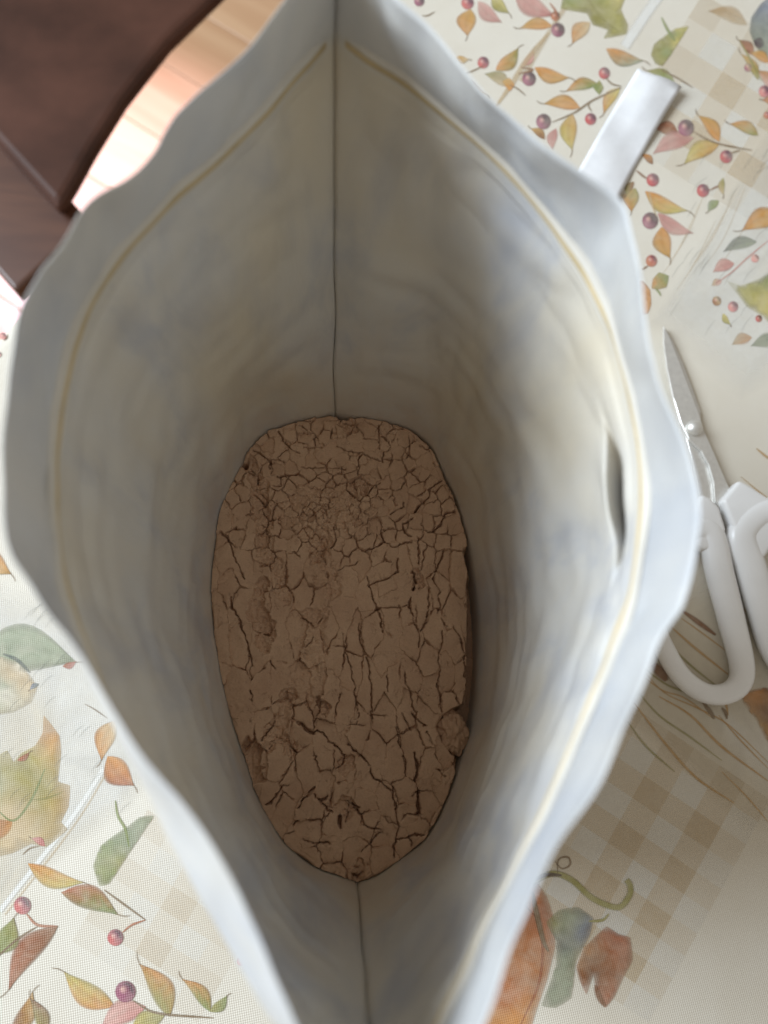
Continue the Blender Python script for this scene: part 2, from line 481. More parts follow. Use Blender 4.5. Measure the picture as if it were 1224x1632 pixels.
# gingham squares
def gingham(c0, va, vb, na, nb, tans, whites, alpha):
    def fn(k):
        c = np.array(c0, float); a, b = np.array(va, float) / 2, np.array(vb, float) / 2
        for i in range(na):
            for j in range(nb):
                o = c + a * i + b * j
                if (i % 2 == 0) and (j % 2 == 0): col, al = PAL[tans], alpha
                elif (i % 2 == 1) and (j % 2 == 1): col, al = PAL[whites], alpha * 0.8
                else: col, al = PAL[tans], alpha * 0.5
                fade = 1.0 if 0 < i < na - 1 and 0 < j < nb - 1 else 0.55
                p = [o, o + a, o + a + b, o + b]
                k.add(p, [(0, 1, 2, 3)], [(*col, al * fade)] * 4); k.n = 0
    return fn
# vectors measured in the photograph: from one tan square to the next
ink('gingham_print', None, gingham((985, 1110), (81, 55), (-39, 71), 6, 10, 'tan', 'white', 0.46))
ink('gingham_print', None, gingham((1120, -10), (78, 48), (-47, 76), 7, 6, 'tan', 'white', 0.42))
ink('gingham_print', None, gingham((235, 1290), (80, 52), (-40, 70), 5, 6, 'tan', 'white', 0.25))

# long seam lines between the panels
for pts, w_, c_, a_ in (([(0, 1452), (110, 1310), (165, 1225)], 7, 'white', .9), ([(8, 1458), (118, 1316), (170, 1232)], 3, 'tan', .35), ([(830, 130), (870, 60), (905, 5)], 7, 'tan', .4), ([(995, 75), (1030, 22), (1060, -20)], 14, 'white', .9)):
    ink('seam_line_print', None, lambda k: k.stroke(pts, w_, c_, a_, False))
def lines(k):
    for d in range(7):
        x = 1050 + d * 14 + random.random() * 8; y = 470 - d * 3 - random.random() * 60
        k.stroke([(x, y), (x + 30, y - 46), (x + 62, y - 96 - 30 * random.random())], 1.8, 'tan', 0.25)
    for d in range(40):
        x, y = 1060 + random.random() * 190, 250 + random.random() * 290
        k.stroke([(x, y), (x + 8, y - 14), (x + 14 + random.random() * 12, y - 26)], 1.6, 'grey', 0.18)
    for d in range(40):
        x, y = random.random() * 190, 960 + random.random() * 340
        if x > 60 + (y - 960) * 0.5: continue
        k.stroke([(x, y), (x + 9, y - 12), (x + 20, y - 20)], 1.8, 'grey', 0.18)
ink('scratch_print', None, lines)['kind'] = 'stuff'

def sprig_a(k):
    k.leaf((750, 15), (745, 58), 0.75, 'amber', 'orange'); k.leaf((762, 2), (800, 36), 0.5, 'pink', 'rose', alpha=.7)
    k.leaf((785, -10), (812, 22), 0.5, 'yellow', 'olive'); k.berry((745, 5), 11); k.berry((668, 2), 9, 'plum', 'dark')
    k.stroke([(672, 26), (682, 25), (693, 19)], 2, 'twig')
    k.leaf((820, -20), (885, 26), 0.45, 'pink', 'rose', alpha=.8); k.leaf((880, 42), (828, 46), 0.4, 'orange', 'amber')
    k.leaf((940, 36), (912, 70), 0.6, 'tan', 'orange'); k.berry((889, 48), 12, 'plum', 'dark'); k.berry((885, 26), 8, 'rust', 'brown')
    k.stroke([(875, 52), (840, 95), (815, 135), (790, 170)], 8, 'tan', 0.6); k.stroke([(886, 36), (886, 20), (876, 5)], 3, 'rust')
ink('berry_sprig_print', 'berry sprig printed at the top beside the large olive leaf', sprig_a)
ink('oak_leaf_print', None, lambda k: (k.blob([(905, -30), (893, 14), (935, 22), (944, 40), (968, 48), (962, 62), (998, 55), (1001, 40), (990, 15), (1003, -20), (960, -50)], ['olive', 'yellow', 'green'], 0.95), k.stroke([(925, -20), (955, 25), (985, 50)], 3, 'olive')))
def sprig_c(k):
    k.leaf((790, 112), (826, 76), 0.5, 'orange', 'olive'); k.leaf((832, 106), (850, 78), 0.4, 'rose', 'pink'); k.leaf((852, 108), (908, 124), 0.42, 'orange', 'amber')
    k.leaf((726, 92), (748, 95), 0.6, 'amber', 'tan'); k.leaf((812, 138), (772, 118), 0.5, 'tan', 'olive', alpha=.7); k.leaf((750, 128), (776, 152), 0.2, 'brown', 'tan')
    k.berry((843, 126), 12, 'plum', 'dark'); k.berry((770, 100), 10); k.blob([(800, 130), (812, 124), (820, 136), (812, 146)], ['orange', 'amber'])
    k.stroke([(738, 120), (765, 108), (772, 104)], 2, 'twig'); k.stroke([(812, 136), (825, 142), (838, 153)], 2, 'twig'); k.stroke([(826, 118), (850, 112), (830, 108)], 3, 'brown')
ink('berry_sprig_print', 'berry sprig printed close to the right side of the pouch mouth', sprig_c)
ink('leaf_print', None, lambda k: (k.leaf((966, 78), (1026, 97), 0.42, 'orange', 'sage')))
def gleaf(k):
    k.blob([(1098, 42), (1075, 46), (1058, 58), (1042, 70), (1037, 88), (1044, 102), (1056, 106), (1072, 84)], ['olive', 'green', 'yellow'], 0.9, 0.4)
    k.stroke([(1054, 28), (1064, 48), (1076, 66)], 4, 'green')
ink('leaf_print', 'broad olive leaf printed above the torn strip', gleaf)
def sprig_d(k):
    k.leaf((952, 134), (902, 146), 0.42, 'green', 'orange'); k.leaf((924, 172), (866, 166), 0.42, 'orange', 'amber'); k.leaf((912, 182), (912, 240), 0.5, 'amber', 'yellow')
    k.leaf((886, 205), (880, 240), 0.5, 'rose', 'pink', alpha=.7); k.leaf((868, 222), (845, 205), 0.5, 'brown', 'amber'); k.leaf((988, 140), (962, 182), 0.4, 'yellow', 'orange')
    k.berry((866, 194), 13, 'plum', 'dark'); k.berry((941, 190), 10); k.berry((963, 117), 10)
    k.stroke([(880, 195), (915, 180), (945, 160), (990, 140)], 3, 'twig'); k.stroke([(965, 124), (975, 134), (990, 138)], 2.4, 'twig'); k.stroke([(943, 178), (938, 170), (940, 162)], 2.4, 'twig')
    k.blob([(945, 140), (955, 128), (962, 140), (955, 152)], ['green', 'olive'])
ink('berry_sprig_print', 'berry sprig printed left of the torn strip', sprig_d)
def sprig_e(k):
    k.leaf((1075, 132), (1030, 113), 0.35, 'green', 'olive'); k.stroke([(1054, 112), (1078, 124), (1104, 140)], 2.6, 'twig')
    k.leaf((1080, 212), (1042, 204), 0.6, 'brown', 'rust'); k.leaf((1146, 226), (1112, 184), 0.42, 'orange', 'amber'); k.leaf((1146, 230), (1090, 262), 0.45, 'amber', 'yellow')
    k.leaf((1105, 220), (1040, 246), 0.45, 'rose', 'pink', alpha=.7); k.leaf((1208, 216), (1162, 198), 0.42, 'olive', 'orange'); k.leaf((1040, 262), (1022, 246), 0.5, 'brown', 'orange')
    k.berry((1093, 204), 14, 'plum', 'dark'); k.berry((1157, 250), 11); k.stroke([(1104, 210), (1140, 228), (1198, 240)], 2.6, 'twig'); k.stroke([(1163, 245), (1172, 242), (1180, 240)], 2.4, 'twig')
ink('berry_sprig_print', 'berry sprig printed right of the torn strip', sprig_e)
def sprig_f(k):
    k.leaf((1012, 300), (1006, 338), 0.7, 'olive', 'orange'); k.leaf((1028, 305), (1096, 336), 0.36, 'orange', 'yellow'); k.leaf((1048, 340), (1105, 372), 0.38, 'rose', 'pink', alpha=.75)
    k.leaf((1054, 362), (1068, 412), 0.6, 'orange', 'amber'); k.leaf((1010, 290), (998, 312), 0.5, 'brown', 'olive')
    k.berry((1036, 352), 14, 'plum', 'dark'); k.berry((1040, 287), 11); k.berry((1120, 304), 11); k.berry((1038, 416), 10, 'rust', 'red')
    k.stroke([(1014, 272), (1026, 282), (1032, 285)], 3, 'brown'); k.stroke([(1130, 304), (1142, 298), (1152, 294)], 2.5, 'brown'); k.leaf((1152, 284), (1153, 312), 0.4, 'olive', 'tan')
    k.leaf((1145, 320), (1128, 338), 0.6, 'green', 'sage'); k.stroke([(1032, 424), (1026, 428), (1022, 430)], 2.5, 'brown')
    k.stroke([(1034, 306), (1040, 330), (1046, 345)], 2.4, 'tan')
ink('berry_sprig_print', 'berry sprig printed between the scissors tip and the torn strip', sprig_f)
ink('pumpkin_print', 'small orange pumpkin printed by the scissors tip', lambda k: (k.blob([(1000, 450), (1024, 448), (1036, 462), (1038, 485), (1032, 500), (1010, 505), (995, 480)], ['orange', 'rust', 'orange'], 0.95), k.blob([(1040, 445), (1050, 434), (1066, 440), (1062, 458), (1048, 462), (1038, 460)], ['olive', 'green', 'orange'], 0.9), k.stroke([(1044, 460), (1050, 466), (1053, 472)], 3, 'green')))
def corner(k):
    k.leaf((1248, 344), (1182, 368), 0.5, 'amber', 'orange'); k.leaf((1206, 386), (1152, 402), 0.4, 'sage', 'grey', alpha=.55); k.leaf((1170, 420), (1136, 434), 0.6, 'rose', 'pink', alpha=.8)
    k.leaf((1150, 448), (1134, 456), 0.7, 'pink', 'tan', alpha=.7)
    k.blob([(1158, 448), (1180, 455), (1205, 446), (1240, 430), (1260, 480), (1240, 530), (1215, 505), (1190, 490), (1175, 470)], ['olive', 'green', 'yellow'], 0.85, 0.2)
    k.berry((1142, 480), 8, 'brown', 'tan'); k.berry((1168, 489), 9, 'rose', 'plum'); k.berry((1203, 412), 7, 'rose', 'pink'); k.berry((1209, 508), 6, 'red', 'brown')
    k.leaf((1152, 500), (1164, 518), 0.5, 'yellow', 'olive'); k.leaf((1198, 538), (1166, 550), 0.6, 'orange', 'tan', alpha=.5); k.leaf((1245, 545), (1196, 552), 0.5, 'sage', 'sage', alpha=.6)
    k.stroke([(1224, 384), (1190, 412), (1165, 435), (1140, 452)], 2.2, 'rose', .7)
ink('leaf_cluster_print', 'pale leaf cluster printed at the right edge above the scissors', corner)
def corner2(k):
    k.leaf((1200, 88), (1176, 64), 0.5, 'rust', 'brown'); k.leaf((1225, 100), (1195, 84), 0.5, 'orange', 'amber'); k.leaf((1240, 150), (1206, 112), 0.5, 'pink', 'orange', alpha=.7); k.leaf((1208, 128), (1180, 86), 0.3, 'olive', 'amber')
    k.berry((1192, 108), 7, 'plum', 'tan'); k.berry((1218, 146), 10, 'rose', 'plum'); k.berry((1222, 184), 6, 'rust', 'red'); k.leaf((1240, 165), (1214, 160), 0.6, 'orange', 'rust')
    k.stroke([(1178, 64), (1196, 96), (1214, 130)], 2.6, 'olive'); k.leaf((1190, 40), (1128, 18), 0.4, 'tan', 'amber', alpha=.45)
ink('berry_sprig_print', 'berry sprig printed in the top right corner below the grey pumpkin', corner2)
ink('pumpkin_print', 'blue grey pumpkin printed in the top right corner', lambda k: (k.blob([(1240, -15), (1212, 6), (1197, 28), (1194, 50), (1202, 72), (1220, 95), (1260, 110), (1300, 60), (1290, -5)], ['grey', 'grey', 'blue', 'sage'], 0.98), k.blob([(1200, 66), (1212, 60), (1218, 72), (1208, 78)], ['dark', 'grey'], 0.7, 0)))

# lower left
def sage(k):
    k.leaf((-40, 1042), (122, 1056), 0.48, 'sage', 'sage', bend=-.10)
    k.blob([(-40, 1060), (0, 1046), (30, 1056), (48, 1076), (60, 1096), (50, 1120), (20, 1136), (-40, 1142)], ['tan', 'sage', 'cream', 'tan'], 0.85, 0.3)
    k.stroke([(5, 1042), (28, 1052), (48, 1072)], 5, 'grey', 0.6); k.leaf((100, 1062), (122, 1054), 0.5, 'rust', 'rose', alpha=.7); k.leaf((62, 1090), (48, 1100), 0.5, 'grey', 'blue')
ink('leaf_print', 'grey green leaf printed at the left edge', sage)
def maple(k):
    k.blob([(70, 1140), (95, 1172), (98, 1200), (93, 1245), (112, 1252), (110, 1285), (98, 1310), (108, 1322), (75, 1350), (50, 1345), (20, 1360), (-40, 1370), (-40, 1220), (0, 1202), (12, 1196), (22, 1214), (34, 1200), (56, 1188), (68, 1168)],
           ['amber', 'olive', 'sage', 'orange', 'yellow', 'olive', 'tan'], 0.9, 0.45, centre=(55, 1255))
    k.stroke([(72, 1225), (50, 1275), (22, 1308), (-5, 1290)], 3.5, 'green', 0.7); k.stroke([(50, 1275), (75, 1272), (100, 1262)], 2.2, 'olive', 0.6)
    k.leaf((72, 1348), (50, 1336), 0.5, 'red', 'rose'); k.leaf((20, 1310), (-20, 1345), 0.6, 'orange', 'rust', alpha=.7); k.stroke([(64, 1348), (48, 1352), (36, 1362)], 2.2, 'twig'); k.leaf((28, 1212), (48, 1198), 0.4, 'rust', 'brown')
ink('maple_leaf_print', 'large maple leaf printed at the left edge', maple)
ink('leaf_print', 'orange leaf printed by the lower left of the pouch mouth', lambda k: (k.leaf((185, 1148), (162, 1212), 0.5, 'tan', 'orange'), k.leaf((172, 1205), (214, 1252), 0.7, 'orange', 'rust'), k.stroke([(135, 1122), (150, 1130), (172, 1145)], 2.2, 'twig', .5)))
def gl2(k):
    k.blob([(246, 1300), (222, 1302), (204, 1316), (180, 1332), (160, 1348), (148, 1380), (158, 1412), (175, 1408), (205, 1362)], ['sage', 'olive', 'green', 'sage'], 0.9, 0.4)
    k.stroke([(184, 1276), (188, 1300), (200, 1322), (206, 1350)], 4, 'green')
ink('leaf_print', 'broad sage leaf printed left of the pouch, above two berries', gl2)
def sprig_l1(k):
    k.leaf((45, 1376), (134, 1406), 0.34, 'orange', 'yellow'); k.leaf((98, 1422), (188, 1458), 0.42, 'rust', 'green', bend=-.1)
    k.stroke([(166, 1418), (196, 1440), (232, 1466)], 3, 'twig'); k.stroke([(232, 1466), (210, 1474), (195, 1486)], 3, 'rust'); k.berry((184, 1494), 14)
ink('berry_sprig_print', 'single berry sprig printed left of the pouch foot', sprig_l1)
def sprig_l2(k):
    k.berry((36, 1443), 15); k.stroke([(42, 1456), (60, 1474), (92, 1476)], 4, 'rust'); k.leaf((92, 1476), (14, 1578), 0.32, 'brown', 'rust'); k.leaf((-10, 1520), (22, 1462), 0.6, 'green', 'olive')
    k.stroke([(60, 1476), (30, 1495), (-10, 1530)], 3, 'twig'); k.leaf((18, 1645), (52, 1580), 0.4, 'brown', 'amber'); k.leaf((70, 1650), (48, 1590), 0.4, 'olive', 'brown')
ink('berry_sprig_print', 'berry sprig printed at the left edge near the bottom', sprig_l2)
def sprig_l3(k):
    k.leaf((182, 1604), (102, 1548), 0.42, 'orange', 'yellow', bend=-.1); k.leaf((270, 1620), (222, 1536), 0.42, 'olive', 'orange', bend=.12); k.leaf((335, 1612), (290, 1560), 0.36, 'green', 'orange'); k.leaf((335, 1612), (362, 1586), 0.5, 'olive', 'green')
    k.leaf((232, 1604), (160, 1640), 0.5, 'rose', 'pink'); k.leaf((262, 1618), (206, 1650), 0.5, 'olive', 'yellow'); k.berry((200, 1580), 18, 'plum', 'plum'); k.stroke([(212, 1594), (250, 1614), (340, 1622)], 3.5, 'twig')
ink('berry_sprig_print', 'purple berry sprig printed at the bottom left', sprig_l3)
ink('berry_print', None, lambda k: k.berry((384, 1532), 7, 'rose', 'rose'))
ink('berry_print', None, lambda k: (k.berry((5, 536), 6, 'rose', 'red'), k.berry((-2, 565), 5, 'rose', 'pink')))
ink('leaf_print', 'amber leaf printed at the left edge beside the pouch', lambda k: k.leaf((-30, 870), (18, 915), 0.6, 'orange', 'amber'))

# lower right: wood slice strokes, pumpkin, leaves
def grain(k):
    S = [[(1030, 1075), (1060, 1105), (1110, 1128), (1160, 1155), (1224, 1215)], [(1010, 1095), (1050, 1140), (1100, 1175), (1150, 1212)], [(1010, 1120), (1060, 1185), (1110, 1240), (1170, 1280)],
         [(1015, 1070), (1055, 1100), (1090, 1112), (1136, 1145)], [(1020, 1060), (1060, 1090), (1100, 1105), (1150, 1118)], [(1050, 1110), (1100, 1140), (1150, 1190), (1224, 1245)],
         [(1145, 1140), (1180, 1180), (1224, 1225)], [(1060, 1020), (1100, 1060), (1150, 1100)], [(1070, 1000), (1110, 1035), (1160, 1075)], [(1085, 985), (1120, 1010), (1160, 1040)],
         [(1050, 1030), (1080, 1070), (1110, 1100)], [(1140, 1110), (1155, 1120), (1160, 1140)], [(1150, 1230), (1190, 1270), (1224, 1310)], [(1000, 1150), (1030, 1190), (1075, 1230)],
         [(1170, 930), (1190, 955), (1224, 975)], [(1165, 960), (1190, 975), (1224, 990)], [(1165, 890), (1190, 905), (1224, 915)], [(1205, 715), (1224, 730), (1250, 742)], [(1180, 760), (1224, 795), (1260, 812)]]
    for i, s in enumerate(S):
        ink('wood_grain_line', None, lambda q: q.stroke(s, 2.2 + 0.8 * (i % 3), ['amber', 'olive', 'amber'][i % 3], 0.6))
    for pts, w_, c_ in (([(1088, 974), (1110, 990), (1140, 1012)], 7, 'brown'), ([(1040, 1058), (1055, 1075), (1062, 1085)], 14, 'brown'), ([(1120, 1120), (1132, 1135), (1138, 1146)], 6, 'twig'), ([(1150, 1128), (1156, 1136), (1158, 1146)], 5, 'twig')):
        ink('wood_grain_line', None, lambda q: q.stroke(pts, w_, c_, .75))
    k.blob([(1180, 1110), (1224, 1095), (1270, 1120), (1260, 1190), (1224, 1185), (1205, 1150)], ['orange', 'amber', 'brown', 'brown'], 0.8, 0.0)  # soft-edged brown patch on the cloth
ink('brown_patch', 'soft brown patch beside the scissors handles', grain)
def pump(k):
    k.blob([(852, 1402), (872, 1430), (884, 1470), (884, 1510), (872, 1560), (858, 1600), (840, 1650), (760, 1660), (770, 1520), (810, 1440)], ['orange', 'rust', 'orange', 'rust'], 0.9, 0.4)
    k.stroke([(835, 1440), (862, 1480), (860, 1560), (830, 1632)], 4, 'rust', .5); k.stroke([(848, 1420), (856, 1460), (866, 1500), (874, 1516)], 8, 'twig', .8)
    k.stroke([(848, 1405), (880, 1392), (910, 1402), (945, 1432), (984, 1446), (1002, 1428), (1004, 1412), (998, 1402)], 8, 'olive', .95, False)
    k.stroke([(848, 1404), (870, 1394), (895, 1395)], 6, 'dark', .6); k.stroke([(888, 1392), (890, 1370), (905, 1366), (908, 1378), (895, 1384), (884, 1372)], 2.5, 'twig', .8)
    k.stroke([(878, 1366), (880, 1352), (892, 1354)], 2, 'tan', .7)
ink('pumpkin_print', 'orange pumpkin with curling stem printed right of the pouch', pump)
def pleaf(k):
    k.blob([(870, 1470), (890, 1450), (920, 1445), (945, 1462), (940, 1490), (918, 1530), (910, 1590), (885, 1606), (862, 1602), (885, 1540), (886, 1500)], ['sage', 'olive', 'grey', 'blue', 'sage'], 0.9, 0.4)
    k.stroke([(938, 1468), (960, 1466), (970, 1456)], 4, 'olive', .9)
    k.blob([(966, 1476), (985, 1488), (1004, 1494), (1008, 1530), (992, 1560), (978, 1590), (964, 1606), (950, 1585), (945, 1555), (934, 1585), (922, 1560), (918, 1540), (930, 1510), (945, 1495)], ['rust', 'brown', 'rust', 'orange'], 0.88, 0.45, centre=(962, 1530))
    k.stroke([(964, 1604), (955, 1590), (948, 1570)], 8, 'brown', .8)
ink('leaf_cluster_print', 'grey green and rust leaves printed beside the pumpkin', pleaf)

# the print goes on over the rest of the cloth
def in_frame(q, pad=70):
    c = Rwc @ (np.array([q[0], q[1], 0]) - np.array([0, 0, CAM_H])); x = 612 + F0 * c[0] / -c[2]; y = 816 - F0 * c[1] / -c[2]
    return -pad < x < W0 + pad and -pad < y < H0 + pad
for o in [c for c in cloth.children if c.name.split('.')[0] in ('berry_sprig_print', 'leaf_print', 'pumpkin_print', 'gingham_print', 'leaf_cluster_print', 'maple_leaf_print', 'oak_leaf_print')]:
    co_ = np.array([v_.co[:2] for v_ in o.data.vertices]); ctr = co_.mean(0); rad = np.abs(co_ - ctr).max()
    for i_ in range(-3, 4):
        for j_ in range(-2, 4):
            sh = dir_e * (0.40 * i_ + 0.2 * (j_ % 2)) + dir_n * (0.30 * j_)
            q = ctr + sh[:2]; rel = np.array([q[0], q[1], 0]) - edge_p; a_, b_ = rel @ dir_e, rel @ dir_n
            corners = [q + np.array([dx, dy]) * rad for dx in (-1, 0, 1) for dy in (-1, 0, 1)]
            if (i_, j_) == (0, 0) or not (A0 + rad < a_ < A1 - rad and 0.01 + rad * 1.3 < b_ < B1 - rad) or any(in_frame(c_, 10) for c_ in corners): continue
            n_ = o.copy(); C.objects.link(n_); n_.location = (sh[0], sh[1], 0); n_.parent = cloth
            if 'label' in n_: del n_['label']

# ------------------------------------------------------------------ chair
ZS = -0.27
chair_c = P(92, 334, ZS)
e1 = P(0, 232, ZS) - chair_c; e1 /= np.linalg.norm(e1)     # along the rail, away from the table
e2 = np.array([e1[1], -e1[0], 0]);
if e2 @ (P(335, 0, ZS) - chair_c) < 0: e2 = -e2
chair = empty('backless_chair', tuple(P(60, 100, FLOOR_Z))); tag(chair, 'dark brown chair without its back, with smooth curved seat and wooden side rail', 'backless_chair')  # chair with its backrest left off so that light reaches the floor
def CH(a, b): q = chair_c + e1 * a + e2 * b; return (q[0], q[1])
front = [tuple(P(x, y, ZS)[:2]) for x, y in ((92, 333), (118, 290), (150, 232), (198, 155), (268, 65), (335, 0))]
seat_poly = front + [CH(0.128, 0.36), CH(0.138, 0.50), CH(0.13, 0.66), CH(0.31, 0.66), CH(0.31, 0.0)]
prism('seat', seat_poly, ZS - 0.020, ZS, M_leather, chair, 0.009)
rl = P(36, 476, ZS); wr = float(abs((rl - chair_c) @ e2))
prism('side_rail', [CH(-0.012, 0.02), CH(0.32, 0.02), CH(0.32, -wr), CH(-0.03, -wr)], ZS - 0.044, ZS - 0.0204, M_dwood, chair, 0.004)
prism('side_rail', [CH(0.14, 0.64), CH(0.32, 0.64), CH(0.32, 0.68), CH(0.14, 0.68)], ZS - 0.044, ZS - 0.0204, M_dwood, chair, 0.004)
for a, b in ((0.12, -0.03), (0.27, -0.03), (0.165, 0.655), (0.29, 0.655)):
    prism('leg', [CH(a - .02, b - .012), CH(a + .02, b - .012), CH(a + .02, b + .012), CH(a - .02, b + .012)], FLOOR_Z, ZS - 0.0444, M_dwood, chair, 0.003)

# ------------------------------------------------------------------ pouch
Z_POW, Z_ZIP, Z_RIM = 0.070, 0.205, 0.233
powL = [(533, 655), (500, 662), (468, 670), (428, 686), (397, 712), (381, 744), (365, 775), (348, 820), (341, 870), (337, 920), (336, 960), (341, 1020), (352, 1080), (366, 1140), (382, 1192), (397, 1242), (412, 1278), (438, 1324), (463, 1354), (498, 1380), (540, 1395), (570, 1410)]
powR = [(533, 655), (570, 662), (607, 668), (658, 684), (686, 708), (706, 744), (727, 790), (744, 845), (756, 910), (764, 980), (767, 1050), (763, 1115), (754, 1165), (737, 1215), (710, 1285), (681, 1339), (632, 1375), (601, 1395), (570, 1410)]
zipL = [(533, 58), (480, 110), (420, 180), (350, 250), (270, 320), (210, 385), (155, 460), (120, 540), (98, 640), (88, 740), (88, 830), (98, 920), (120, 1000), (152, 1080), (192, 1175), (240, 1280), (298, 1390), (362, 1505), (430, 1622), (510, 1715), (600, 1790)]
zipR = [(533, 58), (575, 85), (640, 125), (700, 172), (790, 252), (870, 340), (930, 430), (975, 520), (1005, 620), (1025, 720), (1028, 800), (1020, 900), (1000, 980), (970, 1060), (930, 1160), (880, 1270), (830, 1380), (780, 1480), (720, 1600), (660, 1710), (600, 1790)]
rimL = [(540, -75), (490, -40), (455, 0), (395, 75), (345, 122), (300, 160), (272, 188), (246, 240), (205, 280), (150, 312), (110, 372), (70, 432), (32, 490), (24, 560), (10, 640), (3, 720), (12, 860), (55, 940), (115, 1030), (180, 1130), (220, 1195), (290, 1275), (356, 1372), (408, 1475), (444, 1563), (476, 1640), (535, 1765), (605, 1890)]
rimR = [(540, -75), (590, -45), (640, 0), (700, 62), (750, 125), (800, 180), (900, 255), (985, 316), (1007, 362), (1022, 470), (1050, 600), (1095, 700), (1118, 800), (1112, 890), (1090, 960), (1060, 1022), (1010, 1130), (930, 1290), (860, 1410), (808, 1530), (770, 1632), (700, 1765), (605, 1890)]
NT_ = 150
def contour(px, z): return spline([P(x, y, z)[:2] for x, y in px], NT_)
cPow = {'L': contour(powL, Z_POW), 'R': contour(powR, Z_POW)}
cZip = {'L': contour(zipL, Z_ZIP), 'R': contour(zipR, Z_ZIP)}
cRim = {'L': contour(rimL, Z_RIM), 'R': contour(rimR, Z_RIM)}
cen = 0.5 * (cPow['L'].mean(0) + cPow['R'].mean(0))
for nm, c in (('pow', cPow), ('zip', cZip), ('rim', cRim)):
    print(nm, c['L'][0], c['L'][-1], c['L'][:, 0].min(), c['R'][:, 0].max())
pouch = empty('pouch', (float(cen[0]), float(cen[1]), 0)); tag(pouch, 'open white stand-up pouch with ochre zip line, seen from above', 'pouch')

def wall_point(side, j, z):
    """point of the pouch wall at contour index j and height z (no wrinkles)"""
    p0, p1, p2 = cPow[side][j], cZip[side][j], cRim[side][j]
    if z <= Z_POW:
        s = z / Z_POW
        k = 0.86 + 0.14 * math.sin(min(1, s * 1.6) * math.pi / 2)
        return cen + (p0 - cen) * k
    if z <= Z_ZIP:
        s = (z - Z_POW) / (Z_ZIP - Z_POW)
        return p0 * (1 - s) + p1 * s
    s = (z - Z_ZIP) / (Z_RIM - Z_ZIP)
    return p1 * (1 - s) + p2 * s

ROWS_MID = list(np.linspace(Z_POW, Z_ZIP - 0.024, 46))[1:] + list(np.linspace(Z_ZIP - 0.024, Z_ZIP, 41))[1:]
rows = list(np.linspace(0.003, Z_POW, 12)) + ROWS_MID + list(np.linspace(Z_ZIP, Z_RIM, 13))[1:]
panel_grid = {}
def smooth01(x): x = max(0.0, min(1.0, x)); return x * x * (3 - 2 * x)
for side, sg in (('L', -1), ('R', 1)):
    V = []
    ncol = NT_ + 4
    for z in rows:
        base = [wall_point(side, j, z) for j in range(NT_)]
        b = np.array(base); tan = np.gradient(b, axis=0); tan /= (np.linalg.norm(tan, axis=1)[:, None] + 1e-9)
        nor = np.stack([-tan[:, 1], tan[:, 0]], 1)
        nor *= np.sign(((cen - b) * nor).sum(1))[:, None]        # points inward
        out = []; dzs = np.zeros(NT_)
        for j in range(NT_):
            t = j / (NT_ - 1)
            fade = smooth01(t / 0.06) * smooth01((1 - t) / 0.06) * (0.25 + 0.75 * smooth01((z - Z_POW) / 0.03)) if z > 0.02 else 0
            q = Vector((t * 9 + (0 if sg < 0 else 31), z * 22, 3.3))
            q2 = Vector((t * 26 + (0 if sg < 0 else 57), z * 30 + t * 6, 9.1))
            q3 = Vector((t * 5 + z * 45, z * 70 - t * 8, 1.7 + sg))
            d = 0.0016 * noise.noise(q) + 0.00085 * noise.noise(q2) + 0.0014 * (abs(noise.noise(q3)) - 0.2)
            d *= fade * (0.35 if abs(z - Z_ZIP) < 0.006 else (1.0 if z < Z_ZIP else 0.4))
            if z > Z_ZIP:                                         # flap above the zipper is crinkled
                d += 0.0004 * noise.noise(Vector((t * 22 + 5 * sg, z * 60, 6))) * fade * (z - Z_ZIP) / 0.02
                sf = (z - Z_ZIP) / (Z_RIM - Z_ZIP)
                d += 0.0022 * (abs(noise.noise(Vector((t * 15 + 7 * sg, z * 42 + t * 5, 2.5)))) - 0.2) * fade * math.sin(math.pi * min(1, sf * 0.85))
            if side == 'R':                                       # wall folded over below the zipper
                w = math.exp(-abs((t - 0.510) / 0.044) ** 2.2)
                hh = (z - (Z_ZIP - 0.0120)) / (0.0015 + 0.0012 * w)
                pk = math.exp(-hh ** 4)
                d += w * (0.0008 * math.exp(-((z - (Z_ZIP - 0.0165)) / 0.003) ** 2) - 0.0100 * pk)
                dzs[j] = -0.0170 * w * pk
            out.append(b[j] + nor[j] * d)
        # sealed side seams: the two panels run outwards side by side as a narrow fin
        jx = 0.0007 * noise.noise(Vector((z * 38, 2.0, 5.0))); jy = 0.0007 * noise.noise(Vector((z * 38, 9.0, 1.0)))
        out[0] = out[0] + np.array([jx, 0]); out[-1] = out[-1] + np.array([jy, 0])
        a0 = out[0] + np.array([sg * 0.00026, 0]); a1 = out[-1] + np.array([sg * 0.00026, 0])
        f0 = [out[0] + np.array([sg * 0.00016, 0.0045]), out[0] + np.array([sg * 0.00020, 0.0015])]
        f1 = [out[-1] + np.array([sg * 0.00020, -0.0015]), out[-1] + np.array([sg * 0.00016, -0.0045])]
        out[0], out[-1] = a0, a1
        V += [(p[0], p[1], z + dz_) for p, dz_ in zip(f0 + out + f1, [0, 0] + list(dzs) + [0, 0])]
    arr = np.array(V).reshape(len(rows), ncol, 3); panel_grid[side] = arr
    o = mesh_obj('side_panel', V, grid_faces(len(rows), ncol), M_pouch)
    md = o.modifiers.new('thickness', 'SOLIDIFY'); md.thickness = 0.00022; md.offset = 0
    set_parent(o, pouch)
    o['label'] = 'left wall of the pouch' if side == 'L' else 'right wall of the pouch with a buckle under the zip'
# base of the pouch
ring = np.concatenate([panel_grid['L'][0], panel_grid['R'][0][::-1]])
v = [(cen[0], cen[1], 0.006)] + [tuple(p) for p in ring]
set_parent(mesh_obj('base', v, [(0, 1 + i, 1 + (i + 1) % len(ring)) for i in range(len(ring))], M_pouch), pouch)
